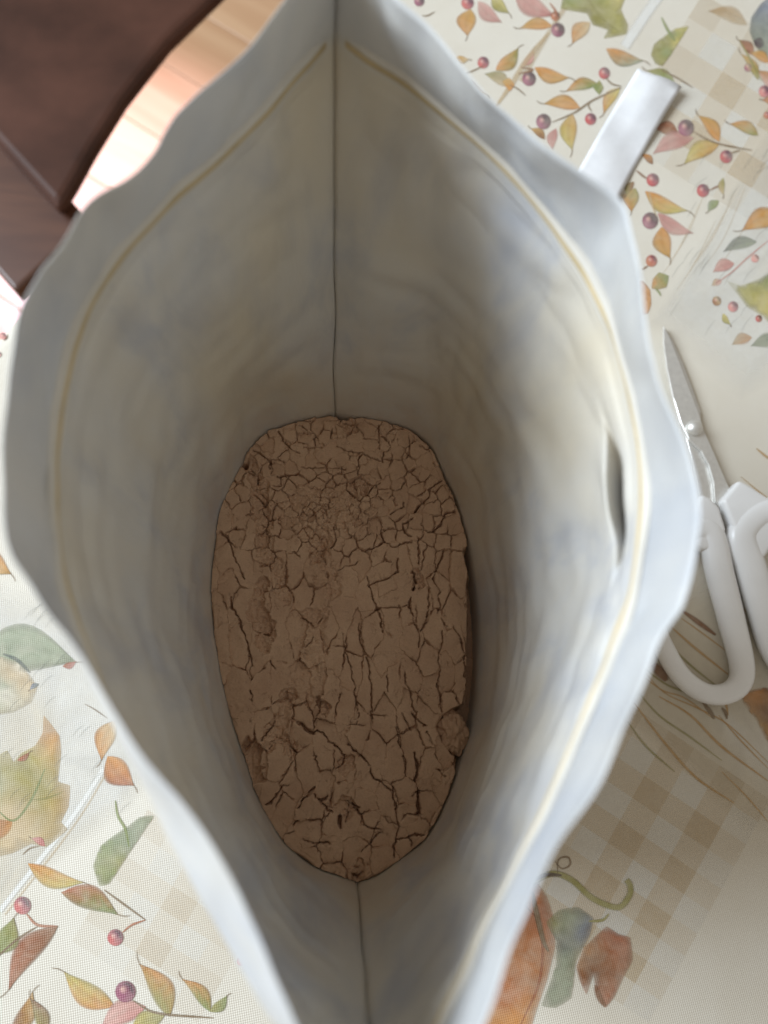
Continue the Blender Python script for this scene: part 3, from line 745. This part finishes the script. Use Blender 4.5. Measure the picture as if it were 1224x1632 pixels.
# seal strips that close the fins
for k in (0, -1):
    V = []
    for i in range(len(rows)):
        l, r = panel_grid['L'][i, k], panel_grid['R'][i, k]
        s = 1 if k == 0 else -1
        for x, dy in ((l[0] - 0.0003, 0.0), (l[0] - 0.0002, s * 0.0012), (r[0] + 0.0002, s * 0.0012), (r[0] + 0.0003, 0.0)):
            V.append((x, l[1] + dy, l[2]))
    set_parent(mesh_obj('side_seam', V, grid_faces(len(rows), 4), M_seam), pouch)
# zipper: a film flange with ridges, and an ochre rib along it
izip = 11 + 85
def sweep(name, side, section, mat, parent, j0=4, j1=None, closed=True):
    g = panel_grid[side]; n = g.shape[1]; j1 = j1 or n - 4
    V = []; js = list(range(j0, j1))
    for j in js:
        p = g[izip, j]; tn = g[izip, j + 1] - g[izip, j - 1]; tn /= np.linalg.norm(tn)
        up = g[izip + 1, j] - g[izip - 1, j]; up -= tn * (up @ tn); up /= np.linalg.norm(up)
        inn = np.cross(tn, up); c3 = np.array([cen[0], cen[1], p[2]])
        if inn @ (c3 - p) < 0: inn = -inn
        e = min(1, (j - j0) / 6 + 0.35, (j1 - 1 - j) / 6 + 0.35)
        for a, b in section: V.append(p + inn * (a * e) + up * b)
    o = mesh_obj(name, V, grid_faces(len(js), len(section), 0, closed), mat)
    set_parent(o, pouch) if parent is pouch else None
    return o
def circ(a, b, ra, rb, n=8): return [(a + ra * math.cos(2 * math.pi * i / n), b + rb * math.sin(2 * math.pi * i / n)) for i in range(n)]
for side in 'LR':
    flange = [(0.0003, -0.0048), (0.0005, -0.004), (0.0005, -0.0026), (0.0010, -0.0022), (0.0010, -0.0017), (0.0005, -0.0013), (0.0005, 0.0013), (0.0010, 0.0017), (0.0010, 0.0022), (0.0005, 0.0026), (0.0005, 0.004), (0.0003, 0.0048)]
    tr = sweep('zipper_track', side, flange, M_zip, pouch, closed=False)
    rb = sweep('zipper_rib', side, circ(0.0006, 0, 0.0005, 0.0012), M_ochre, None)
    rb.parent = tr
    rb['label'] = 'ochre line of the zip'

# ------------------------------------------------------------------ powder
STEP = 0.00021
po_px = [(533, 664), (570, 669), (605, 673), (655, 689), (680, 711), (699, 745), (719, 790), (735, 840), (741, 868), (738, 880), (744, 905), (744, 960), (744, 1000), (744, 1050), (742, 1100), (738, 1122), (722, 1128), (706, 1140), (696, 1160), (706, 1185), (720, 1202), (726, 1204),
         (722, 1232), (704, 1280), (675, 1334), (630, 1369), (600, 1389), (570, 1404), (540, 1389), (500, 1374), (465, 1349), (440, 1319), (415, 1274), (400, 1240), (385, 1190), (370, 1140), (356, 1080), (347, 1020), (341, 960), (340, 920), (345, 870), (352, 820), (370, 775), (385, 745), (400, 716), (430, 691), (470, 676), (500, 668)]
po = np.array([P(x, y, Z_POW)[:2] for x, y in po_px])
wall = np.concatenate([cPow['L'], cPow['R'][::-1]])
def seg_dist(X, Y, poly, closed):
    d = np.full(X.shape, 9.0); n = len(poly)
    for i in range(n if closed else n - 1):
        a, b = poly[i], poly[(i + 1) % n]; ab = b - a; L2 = ab @ ab + 1e-18
        t = np.clip(((X - a[0]) * ab[0] + (Y - a[1]) * ab[1]) / L2, 0, 1)
        d = np.minimum(d, np.hypot(X - a[0] - t * ab[0], Y - a[1] - t * ab[1]))
    return d
def inside(X, Y, poly):
    r = np.zeros(X.shape, bool); n = len(poly)
    for i in range(n):
        a, b = poly[i], poly[(i + 1) % n]
        c = (a[1] > Y) != (b[1] > Y)
        r ^= c & (X < (b[0] - a[0]) * (Y - a[1]) / (b[1] - a[1] + 1e-18) + a[0])
    return r
def fbm(X, Y, scale, octaves=4, seed=0, rough=0.55):
    g = np.random.default_rng(seed); out = np.zeros(X.shape); amp = 1.0; tot = 0
    for o in range(octaves):
        tab = g.random((256, 256)) * 2 - 1
        x = X * scale + 37.1 * o; y = Y * scale + 11.7 * o
        xi, yi = np.floor(x).astype(int), np.floor(y).astype(int); fx, fy = x - xi, y - yi
        fx, fy = fx * fx * (3 - 2 * fx), fy * fy * (3 - 2 * fy)
        A = tab[xi % 256, yi % 256]; B = tab[(xi + 1) % 256, yi % 256]; Cc = tab[xi % 256, (yi + 1) % 256]; D = tab[(xi + 1) % 256, (yi + 1) % 256]
        out += amp * ((A * (1 - fx) + B * fx) * (1 - fy) + (Cc * (1 - fx) + D * fx) * fy); tot += amp
        amp *= rough; scale *= 2.03
    return out / tot
x0, y0 = wall.min(0) - 0.001; x1, y1 = wall.max(0) + 0.001
gx = np.arange(x0, x1, STEP); gy = np.arange(y0, y1, STEP)
X, Y = np.meshgrid(gx, gy); NX, NY = len(gx), len(gy)
PXM = float(np.linalg.norm(P(560, 1000, Z_POW) - P(540, 1000, Z_POW)) / 20)       # metres per photograph pixel on the powder
print('powder grid', NX, NY, 'm/px', PXM)
in_wall = inside(X, Y, wall); d_wall = seg_dist(X, Y, wall[::2], True)
Xj = X + 0.0004 * fbm(X, Y, 260, 3, 1); Yj = Y + 0.0004 * fbm(X, Y, 260, 3, 2)
in_po = inside(Xj, Yj, po); d_po = seg_dist(Xj, Yj, po, True); sd = np.where(in_po, d_po, -d_po)
sd = sd + 0.0010 * np.clip(1 - (d_wall + np.maximum(sd, 0) - 0.0011) / 0.0015, 0, 1)

# plates: Voronoi cells, small where the cake has crumbled, long where it split lengthwise
def cy(Yw):
    """cells are stretched lengthwise in the middle of the cake"""
    ya, yb = P(540, 880, Z_POW)[1], P(540, 1240, Z_POW)[1]
    top = np.maximum(Yw - ya, 0); mid = np.clip(Yw, yb, ya) - yb; low = np.minimum(Yw - yb, 0)
    return top + 0.48 * mid + 0.8 * low
fine_c = P(525, 815, Z_POW)[:2]
def spacing(p):
    f = math.exp(-(((p[0] - fine_c[0]) / 0.020) ** 2 + ((p[1] - fine_c[1]) / 0.013) ** 2))
    return (0.0052 if p[1] > P(540, 900, Z_POW)[1] else 0.0064) * (1 - 0.62 * f)
seeds, fine = [], []
tries = 0
while tries < 14000 and len(seeds) < 560:
    tries += 1
    p = np.array([random.uniform(x0, x1), random.uniform(y0, y1)]); s = spacing(p); c = np.array([p[0], cy(p[1])])
    if all((c[0] - q[0]) ** 2 + (c[1] - q[1]) ** 2 > (s * random.uniform(0.75, 1.1)) ** 2 for q in seeds):
        seeds.append(c); fine.append(s < 0.0042)
seeds = np.array(seeds); fine = np.array(fine); NSEED = len(seeds); print('plates', NSEED)
wx = X + 0.0022 * fbm(X, Y, 130, 5, 3, 0.7); wy = cy(Y + 0.0022 * fbm(X, Y, 130, 5, 4, 0.7))
lab = np.zeros(X.shape, int); edge = np.zeros(X.shape)
for i in range(NY):
    D = (wx[i][:, None] - seeds[:, 0]) ** 2 + (wy[i][:, None] - seeds[:, 1]) ** 2
    idx = np.argpartition(D, 4, axis=1)[:, :4]; dd = np.take_along_axis(D, idx, 1); o = np.argsort(dd, 1)
    idx = np.take_along_axis(idx, o, 1); dd = np.take_along_axis(dd, o, 1)
    lab[i] = idx[:, 0]
    e = np.full(NX, 9.0)
    for k in (1, 2, 3):
        L = np.linalg.norm(seeds[idx[:, 0]] - seeds[idx[:, k]], axis=1) + 1e-9
        e = np.minimum(e, (dd[:, k] - dd[:, 0]) / (2 * L))
    edge[i] = e
h = 0.0020 * fbm(X, Y, 28, 3, 5) + 0.0006 * fbm(X, Y, 120, 3, 6) + 0.00016 * fbm(X, Y, 700, 3, 7)
crm = np.exp(-((X - fine_c[0]) / 0.017) ** 2 - ((Y - fine_c[1]) / 0.011) ** 2)
h += crm * (0.0012 * np.abs(fbm(X, Y, 520, 3, 31)) + 0.0007 * fbm(X, Y, 330, 2, 32))
off = rng.normal(0, 0.00050, NSEED); tx = rng.normal(0, 0.085, NSEED); ty = rng.normal(0, 0.065, NSEED)
off[fine] *= 1.6; tx[fine] *= 2.2; ty[fine] *= 2.2
sy = np.interp(seeds[:, 1], cy(gy), gy)
h += off[lab] + tx[lab] * (X - seeds[lab, 0]) + ty[lab] * (Y - sy[lab])
# open and closed joints between the plates
gate = np.clip((fbm(X, Y, 150, 3, 8) - 0.05 + 0.14 * np.clip((Y - P(540, 930, Z_POW)[1]) / 0.01, 0, 1) + 0.25 * np.exp(-((X - fine_c[0]) / 0.02) ** 2 - ((Y - fine_c[1]) / 0.014) ** 2)) * 4, 0, 1)
ww = 0.00012 + 0.00026 * np.clip(fbm(X, Y, 160, 2, 9) + 0.3, 0, 1)
h -= 0.0020 * gate * np.clip(1 - edge / ww, 0, 1) ** 0.6
h -= 0.00025 * np.clip(1 - edge / 0.0009, 0, 1) * gate
hair = np.abs(fbm(X * 1.6, Y * 0.8, 190, 4, 41, 0.6)); hg = np.clip((fbm(X, Y, 210, 2, 42) - 0.05) * 5, 0, 1)
h -= 0.0007 * hg * np.clip(1 - hair / 0.022, 0, 1)
h += 0.0005 * np.tanh(3 * fbm(X, Y, 75, 3, 43))

CR = [  # cracks traced on the photograph: (width in pixels, points)
 (2.5, [(443, 688), (451, 700), (460, 708), (464, 716), (478, 720)]), (2.2, [(404, 717), (420, 727), (429, 735), (430, 748)]), (2, [(430, 735), (443, 731), (454, 737)]), (1.5, [(442, 729), (450, 722), (460, 716)]),
 (6, [(388, 739), (392, 742)]), (3, [(402, 748), (410, 756), (412, 770)]), (1.6, [(485, 712), (502, 712), (513, 711)]), (1.6, [(500, 695), (502, 708)]), (2.2, [(530, 683), (528, 700)]), (1.8, [(536, 710), (550, 716), (578, 722)]),
 (1.5, [(480, 744), (495, 746), (510, 745), (550, 746)]), (2.5, [(449, 758), (458, 756), (474, 756)]), (1.6, [(448, 760), (447, 775), (435, 772)]), (1.8, [(480, 679), (487, 684), (490, 690)]),
 (1.5, [(605, 676), (603, 700), (605, 715)]), (1.5, [(580, 697), (600, 698)]), (2.2, [(608, 695), (620, 703), (622, 715), (612, 719)]), (2.4, [(612, 719), (610, 735), (595, 730), (582, 724), (572, 727)]), (1.6, [(632, 690), (625, 705)]),
 (1.5, [(652, 694), (652, 722), (648, 730)]), (2, [(572, 727), (572, 755), (585, 768), (594, 777)]), (1.8, [(600, 745), (608, 762)]), (2.5, [(605, 768), (594, 777), (585, 790), (573, 797), (562, 790), (553, 780)]), (1.5, [(635, 780), (648, 765)]),
 (2.2, [(706, 763), (697, 769), (685, 778), (686, 790), (675, 800)]), (4, [(676, 800), (669, 806), (662, 815)]), (2.4, [(726, 814), (712, 817), (706, 825), (703, 836), (690, 846)]), (1.6, [(622, 820), (632, 812), (645, 808), (644, 800)]),
 (1.8, [(660, 825), (643, 835), (645, 850)]), (3, [(643, 838), (647, 850), (658, 854)]), (2.2, [(665, 856), (667, 870), (668, 898)]),
 (4, [(608, 850), (612, 863)]), (2.6, [(612, 865), (590, 877), (582, 880)]), (2, [(612, 865), (626, 872), (640, 865), (655, 864)]), (2.6, [(635, 890), (634, 910), (620, 922), (597, 930), (590, 934)]), (2, [(585, 920), (590, 940), (597, 960), (604, 980), (611, 1008)]),
 (5, [(659, 912), (664, 928), (660, 940)]), (3.5, [(655, 953), (653, 968), (657, 980)]), (2, [(683, 935), (684, 960), (680, 980), (670, 1007)]), (2.6, [(707, 875), (702, 895), (695, 910), (689, 922)]), (1.8, [(689, 922), (693, 932), (700, 940), (697, 955), (703, 965), (697, 976)]),
 (2, [(604, 970), (583, 985)]), (1.2, [(604, 970), (630, 968), (650, 966)]), (2, [(657, 980), (665, 1005), (668, 1017), (666, 1032)]), (1.6, [(704, 985), (712, 1000)]), (2.5, [(722, 1000), (735, 1020), (741, 1050), (742, 1080)]),
 (2, [(706, 1005), (703, 1030), (699, 1045), (701, 1070), (696, 1090), (703, 1110), (705, 1135)]), (1.6, [(546, 1010), (553, 1045), (560, 1070), (567, 1105), (571, 1140), (569, 1155)]), (1.7, [(573, 992), (574, 1018), (582, 1040), (588, 1070), (591, 1100), (593, 1140), (594, 1155)]),
 (2, [(540, 908), (560, 900), (572, 895)]), (1.3, [(617, 1078), (619, 1100)]), (1.9, [(645, 1070), (647, 1090), (655, 1107), (657, 1125), (661, 1133)]), (2, [(657, 1137), (668, 1150), (680, 1156)]), (1.7, [(640, 1137), (648, 1150), (657, 1162)]),
 (1.8, [(633, 1160), (636, 1180), (640, 1190)]), (2.2, [(552, 1186), (565, 1194), (577, 1204), (588, 1222), (596, 1240), (612, 1252), (623, 1260)]), (1.6, [(643, 1205), (647, 1225), (648, 1238)]), (4, [(662, 1200), (667, 1225), (664, 1245)]), (4, [(667, 1265), (667, 1290), (666, 1298)]),
 (2.5, [(627, 1255), (628, 1275), (632, 1297), (636, 1315), (634, 1330), (628, 1350), (627, 1365)]), (1.7, [(613, 1300), (618, 1312), (635, 1313)]), (2, [(551, 1275), (565, 1283), (575, 1300), (580, 1315), (605, 1322)]), (1.8, [(575, 1355), (590, 1342), (607, 1325)]),
 (2.2, [(632, 1337), (650, 1337), (662, 1330), (675, 1330)]), (1.5, [(640, 1305), (650, 1297), (672, 1298)]), (1.4, [(680, 1165), (690, 1185)]), (1.4, [(698, 1225), (712, 1238)]), (1.4, [(616, 1142), (594, 1140)]), (1.4, [(556, 1155), (580, 1156)]),
 (1.8, [(399, 1062), (400, 1085)]), (1.8, [(398, 1100), (405, 1125)]), (2, [(437, 1150), (425, 1170), (415, 1180)]), (4, [(477, 1152), (487, 1163), (500, 1170)]), (4, [(462, 1190), (473, 1202)]), (2.2, [(500, 1167), (515, 1167), (525, 1182), (540, 1192), (547, 1205), (548, 1217), (535, 1226)]),
 (2, [(422, 1283), (434, 1280), (440, 1265), (450, 1252), (458, 1250)]), (2, [(475, 1285), (485, 1270), (502, 1253)]), (2.2, [(508, 1275), (520, 1272), (523, 1268)]), (2, [(508, 1275), (520, 1290), (529, 1295)]), (2, [(467, 1318), (475, 1307)]), (2.6, [(455, 1329), (467, 1327)]), (1.6, [(512, 1315), (525, 1295)]),
 (5, [(541, 1300), (543, 1318)]), (2.8, [(553, 1277), (570, 1286)]), (1.7, [(483, 1337), (500, 1343), (525, 1342)]), (1.8, [(350, 848), (360, 855), (375, 890), (390, 922)]), (2.4, [(368, 952), (371, 970), (380, 985), (388, 1010), (395, 1035), (401, 1060)]),
 (2.5, [(405, 786), (415, 797), (421, 805)]), (2.2, [(393, 820), (402, 817)]), (1.6, [(362, 850), (375, 838)]), (2, [(533, 840), (536, 862), (528, 872)]), (2.4, [(430, 1050), (436, 1065)]), (1.6, [(487, 1030), (500, 1015)]), (1.4, [(535, 1030), (553, 1030)]), (1.8, [(480, 985), (500, 995)]),
 (3, [(560, 1392), (570, 1398), (580, 1390)]), (1.4, [(663, 1262), (656, 1268)]), (2, [(556, 1285), (553, 1310)]),
]
Xc = X + 0.0010 * fbm(X, Y, 380, 4, 12, 0.7); Yc = Y + 0.0010 * fbm(X, Y, 380, 4, 13, 0.7)
def carve(d, w, depth, p=0.6): return depth * np.clip(1 - d / w, 0, 1) ** p
for wpx, pts in CR:
    poly = np.array([P(x, y, Z_POW)[:2] for x, y in pts]); w = wpx * PXM * 0.58 * np.clip(0.85 + 0.9 * fbm(X, Y, 330, 2, 21), 0.35, 1.6)
    lo, hi = poly.min(0) - 0.004, poly.max(0) + 0.004
    i0, i1 = np.searchsorted(gy, [lo[1], hi[1]]); j0, j1 = np.searchsorted(gx, [lo[0], hi[0]])
    sl = (slice(i0, i1), slice(j0, j1))
    d = seg_dist(Xc[sl], Yc[sl], poly, False)
    h[sl] -= carve(d, w[sl], 0.0016 + 0.0007 * wpx) + carve(d, w[sl] + 0.0010, 0.0003, 1.5)
# troughs where whole flakes have slid down
TR = [(16, 0.0030, [(398, 740), (412, 775), (416, 815), (420, 850), (424, 892)]), (13, 0.0032, [(420, 935), (408, 950), (404, 975), (424, 1000), (420, 1030)]), (22, 0.0024, [(508, 858), (516, 900), (532, 940)]), (24, 0.0020, [(500, 985), (496, 1040), (490, 1080), (476, 1105)]),
      (15, 0.0030, [(462, 1110), (452, 1140), (440, 1158), (430, 1185)]), (15, 0.0065, [(400, 1195), (402, 1215), (405, 1235)]), (9, 0.0045, [(508, 1118), (516, 1130)]), (8, 0.0040, [(661, 915), (664, 935)]), (11, 0.0038, [(570, 765), (582, 780)]), (11, 0.0022, [(440, 890), (452, 935), (455, 955)]),
      (12, 0.0030, [(455, 1178), (464, 1192)]), (10, 0.0028, [(553, 1210), (549, 1225)]), (14, 0.0028, [(550, 1280), (558, 1288)]), (12, 0.0040, [(548, 664), (560, 680)]), (10, 0.0025, [(515, 862), (512, 885)]), (12, 0.003, [(574, 1380), (570, 1400)])]
for wpx, dep, pts in TR:
    poly = np.array([P(x, y, Z_POW)[:2] for x, y in pts])
    d = seg_dist(X + 0.0030 * fbm(X, Y, 210, 4, 15, 0.65), Y + 0.0030 * fbm(X, Y, 210, 4, 18, 0.65), poly, False); w = wpx * PXM
    s = np.clip((1 - d / w) * 2.6, 0, 1); s = s * s * (3 - 2 * s)
    h -= 0.6 * dep * s * (0.75 + 0.5 * np.clip(1 - d / w, 0, 1)) - 0.0016 * s * fbm(X, Y, 330, 4, 17, 0.6)
# edge of the cake: falls away into the gap along the wall
fall = np.clip(1 - sd / 0.0011, 0, 1) * np.clip(0.5 + 1.2 * fbm(X, Y, 110, 3, 33), 0.05, 1)
h -= np.where(sd > 0, 0.0012 * fall ** 2, 0.0012 + np.minimum(-sd * 9, 0.016))
zz = Z_POW + h
keep = in_wall & (d_wall > 0.00025)
fk = keep[:-1, :-1] & keep[1:, :-1] & keep[:-1, 1:] & keep[1:, 1:]
flab = lab[:-1, :-1].copy()
powder = empty('powder', (float(cen[0]), float(cen[1]), Z_POW - 0.02)); tag(powder, 'dry cracked brown powder filling the bottom of the pouch', 'powder')
pts3 = np.stack([X, Y, zz], -1).reshape(-1, 3)
def build_cells(name, mask, kind=None):
    ii, jj = np.nonzero(mask)
    if len(ii) < 6: return None
    a = ii * NX + jj; quads = np.stack([a, a + 1, a + NX + 1, a + NX], 1)
    u, inv = np.unique(quads, return_inverse=True); inv = inv.reshape(quads.shape)
    me = bpy.data.meshes.new(name); me.vertices.add(len(u)); me.vertices.foreach_set('co', pts3[u].astype(np.float32).ravel())
    n = len(quads); me.loops.add(n * 4); me.loops.foreach_set('vertex_index', inv.astype(np.int32).ravel())
    me.polygons.add(n); me.polygons.foreach_set('loop_start', np.arange(0, n * 4, 4, dtype=np.int32)); me.polygons.foreach_set('use_smooth', np.ones(n, bool))
    me.update(calc_edges=True); me.validate()
    me.materials.append(M_powder)
    o = bpy.data.objects.new(name, me); C.objects.link(o); set_parent(o, powder)
    if kind: o['kind'] = kind
    return o
crumb = np.zeros_like(fk)
for k in range(NSEED):
    m = fk & (flab == k)
    if fine[k] or m.sum() < 60: crumb |= m
    else: build_cells('powder_slab', m)
co = build_cells('powder_crumbs', crumb, 'stuff'); co['label'] = 'fine crumbled patch of the powder'

# loose crumbs lying on the cake
bm = bmesh.new(); cr = random.Random(3)
def crumb_spots():
    for _ in range(230): yield fine_c[0] + cr.gauss(0, 0.011), fine_c[1] + cr.gauss(0, 0.007), cr.uniform(0.0003, 0.0009)
    for wpx, dep, pts in TR:
        for _ in range(14):
            i_ = cr.randrange(len(pts) - 1); f_ = cr.random(); x_ = pts[i_][0] * (1 - f_) + pts[i_ + 1][0] * f_ + cr.gauss(0, wpx * .5); y_ = pts[i_][1] * (1 - f_) + pts[i_ + 1][1] * f_ + cr.gauss(0, wpx * .5)
            q_ = P(x_, y_, Z_POW); yield q_[0], q_[1], cr.uniform(0.0003, 0.0011)
for x_, y_, r_ in crumb_spots():
    j_, i_ = int((x_ - x0) / STEP), int((y_ - y0) / STEP)
    if not (0 < i_ < NY and 0 < j_ < NX) or sd[i_, j_] < 0.002: continue
    ret = bmesh.ops.create_icosphere(bm, subdivisions=1, radius=r_)
    for v_ in ret['verts']:
        v_.co = Vector((v_.co.x * cr.uniform(.7, 1.3), v_.co.y * cr.uniform(.7, 1.3), v_.co.z * cr.uniform(.5, .9))) + Vector((x_, y_, zz[i_, j_] + r_ * 0.15))
me = bpy.data.meshes.new('loose_crumbs'); bm.to_mesh(me); bm.free(); me.materials.append(M_powder)
o = bpy.data.objects.new('loose_crumbs', me); C.objects.link(o); set_parent(o, powder); o['kind'] = 'stuff'

# loose clump in the gap at the right-hand wall
def lump(name, c, r, seed, sub=4):
    bm = bmesh.new(); bmesh.ops.create_icosphere(bm, subdivisions=sub, radius=1)
    for v_ in bm.verts:
        q = v_.co * 1.6 + Vector((seed, seed * 2.1, 0))
        k = 1 + 0.28 * noise.noise(q) + 0.20 * noise.noise(q * 2.7) - 0.14 * max(0, 0.16 - abs(noise.noise(q * 1.3))) / 0.16 + 0.05 * noise.noise(q * 6.0)
        v_.co = Vector((v_.co.x * r[0], v_.co.y * r[1], v_.co.z * r[2])) * k
    me = bpy.data.meshes.new(name); bm.to_mesh(me); bm.free()
    me.polygons.foreach_set('use_smooth', [True] * len(me.polygons)); me.materials.append(M_powder)
    o = bpy.data.objects.new(name, me); C.objects.link(o); o.location = c; return o
cl = lump('powder_clump', tuple(P(720, 1166, Z_POW - 0.0065)), (0.0058, 0.0076, 0.0052), 5, 5)
tag(cl, 'loose round clump of powder in the gap at the right wall', 'powder clump')

# ------------------------------------------------------------------ torn-off strip
S0, S1 = P(1050, 127, 0.004), P(866, 440, 0.002)
sd_ = S1 - S0; Ls = np.linalg.norm(sd_[:2]); su = sd_ / np.linalg.norm(sd_); sn = np.array([su[1], -su[0], 0]); hw = np.linalg.norm(P(1018, 110, .004) - P(1084, 145, .004)) / 2
V = []
NSr, NSc = 40, 11
for i in range(NSr):
    s = i / (NSr - 1)
    for j in range(NSc):
        u = -1 + 2 * j / (NSc - 1)
        z = 0.0012 + 0.0042 * max(0, 1 - s * 3.2) ** 2 + 0.0016 * (1 - abs(u)) * (0.6 + 0.4 * math.sin(s * 9)) + 0.0007 * math.sin(s * 17 + u * 2)
        z += 0.0018 * smooth01((-u * 1.0 - 0.55) / 0.4) * 0
        q = S0 + su * Ls * s + sn * hw * (u + 0.04 * math.sin(s * 7))
        ex = su * (0.0022 * math.sin(u * 2.2) if i == 0 else 0)
        V.append((q[0] + ex[0], q[1] + ex[1], z))
st = mesh_obj('torn_strip', V, grid_faces(NSr, NSc), M_strip)
md = st.modifiers.new('thickness', 'SOLIDIFY'); md.thickness = 0.00025; md.offset = 1
tag(st, 'white torn-off strip of pouch film lying on the cloth', 'strip')

# ------------------------------------------------------------------ scissors
ZB = 0.0042
sc = empty('scissors', tuple(P(1107, 682, 0.0))); tag(sc, 'steel scissors with white plastic handles lying on the tablecloth', 'scissors')
def blade(name, px, z0, z1, bev):
    pts = [P(x, y, z1) for x, y in px]
    n = len(pts); c = np.mean(pts, 0)
    v = [(p[0], p[1], z0) for p in pts] + [(p[0], p[1], z1 - bev) for p in pts]
    inset = [p + (c - p) / np.linalg.norm(c - p) * 0.0006 for p in pts]
    v += [(p[0], p[1], z1) for p in inset]
    f = [tuple(range(n))] + [(i, (i + 1) % n, n + (i + 1) % n, n + i) for i in range(n)] + [(n + i, n + (i + 1) % n, 2 * n + (i + 1) % n, 2 * n + i) for i in range(n)] + [tuple(range(2 * n, 3 * n))]
    o = mesh_obj(name, v, f, M_steel, smooth=False)
    bm = bmesh.new(); bm.from_mesh(o.data); bmesh.ops.recalc_face_normals(bm, faces=bm.faces); bmesh.ops.triangulate(bm, faces=[f for f in bm.faces if len(f.verts) > 4]); bm.to_mesh(o.data); bm.free()
    set_parent(o, sc); return o
blade('blade', [(1058, 519), (1068, 540), (1082, 575), (1098, 617), (1113, 655), (1124, 690), (1138, 722), (1152, 755), (1172, 800), (1150, 815), (1141, 800), (1139, 770), (1131, 742), (1118, 718), (1098, 700), (1084, 672), (1072, 630), (1063, 585), (1058, 545)], 0.0028, 0.0046, 0.0005)
blade('blade', [(1060, 522), (1072, 542), (1088, 578), (1105, 622), (1117, 655), (1118, 690), (1125, 710), (1138, 735), (1146, 765), (1147, 820), (1120, 825), (1114, 780), (1104, 735), (1094, 700), (1086, 668), (1073, 620), (1063, 570)], 0.0006, 0.0026, 0.0004)
# pivot screw
bm = bmesh.new(); bmesh.ops.create_uvsphere(bm, u_segments=24, v_segments=14, radius=1)
for v_ in bm.verts: v_.co = Vector((v_.co.x * 0.0042, v_.co.y * 0.0042, max(v_.co.z, -0.2) * 0.0036))
me = bpy.data.meshes.new('pivot_screw'); bm.to_mesh(me); bm.free(); me.polygons.foreach_set('use_smooth', [True] * len(me.polygons)); me.materials.append(M_steel)
pvt = bpy.data.objects.new('pivot_screw', me); C.objects.link(pvt); q = P(1107, 682, 0.0055); pvt.location = (q[0], q[1], 0.0049); set_parent(pvt, sc)
def handle(name, path, zc, wid, thick, collar):
    p = spline([P(x, y, zc)[:2] for x, y in path], 90, closed=True); n = len(p); V = []; ns = 14
    for i in range(n):
        d = p[(i + 1) % n] - p[i - 1]; d /= np.linalg.norm(d); nn = np.array([-d[1], d[0]])
        s = i / n; w = wid * (1 + 0.22 * math.cos(2 * math.pi * (s - 0.06)))
        for k in range(ns):
            a = 2 * math.pi * k / ns; ca, sa = math.cos(a), math.sin(a)
            ca = math.copysign(abs(ca) ** 0.8, ca); sa = math.copysign(abs(sa) ** 0.8, sa)
            V.append((p[i][0] + nn[0] * w * ca, p[i][1] + nn[1] * w * ca, zc + thick * sa))
    f = grid_faces(n, ns, 0, True) + [((n - 1) * ns + k, (n - 1) * ns + (k + 1) % ns, (k + 1) % ns, k) for k in range(ns)]
    o = mesh_obj(name, V, f, M_plastic); set_parent(o, sc)
    c = [P(x, y, zc) for x, y in collar]; m = len(c)
    v = [(q[0], q[1], zc - thick * .8) for q in c] + [(q[0], q[1], zc + thick * 0.8) for q in c]
    g = mesh_obj('collar', v, [tuple(range(m - 1, -1, -1)), tuple(range(m, 2 * m))] + [(i, (i + 1) % m, m + (i + 1) % m, m + i) for i in range(m)], M_plastic, smooth=True)
    bm = bmesh.new(); bm.from_mesh(g.data); bmesh.ops.recalc_face_normals(bm, faces=bm.faces); bm.to_mesh(g.data); bm.free()
    b = g.modifiers.new('bevel', 'BEVEL'); b.width = 0.002; b.segments = 4
    g.parent = o
    return o
handle('handle', [(1130, 850), (1147, 915), (1166, 990), (1182, 1058), (1178, 1090), (1155, 1106), (1122, 1104), (1088, 1080), (1062, 1040), (1038, 985), (1030, 930), (1050, 880), (1090, 850)], 0.0058, 0.0055, 0.0050,
       [(1112, 790), (1126, 796), (1142, 812), (1152, 846), (1146, 872), (1120, 880), (1090, 862), (1098, 820)])
handle('handle', [(1182, 850), (1196, 905), (1214, 970), (1236, 1040), (1270, 1078), (1310, 1060), (1332, 990), (1322, 900), (1280, 840), (1225, 815)], 0.0060, 0.0062, 0.0052,
       [(1172, 768), (1190, 778), (1224, 800), (1266, 824), (1262, 850), (1228, 866), (1214, 890), (1192, 900), (1168, 856), (1146, 800)])
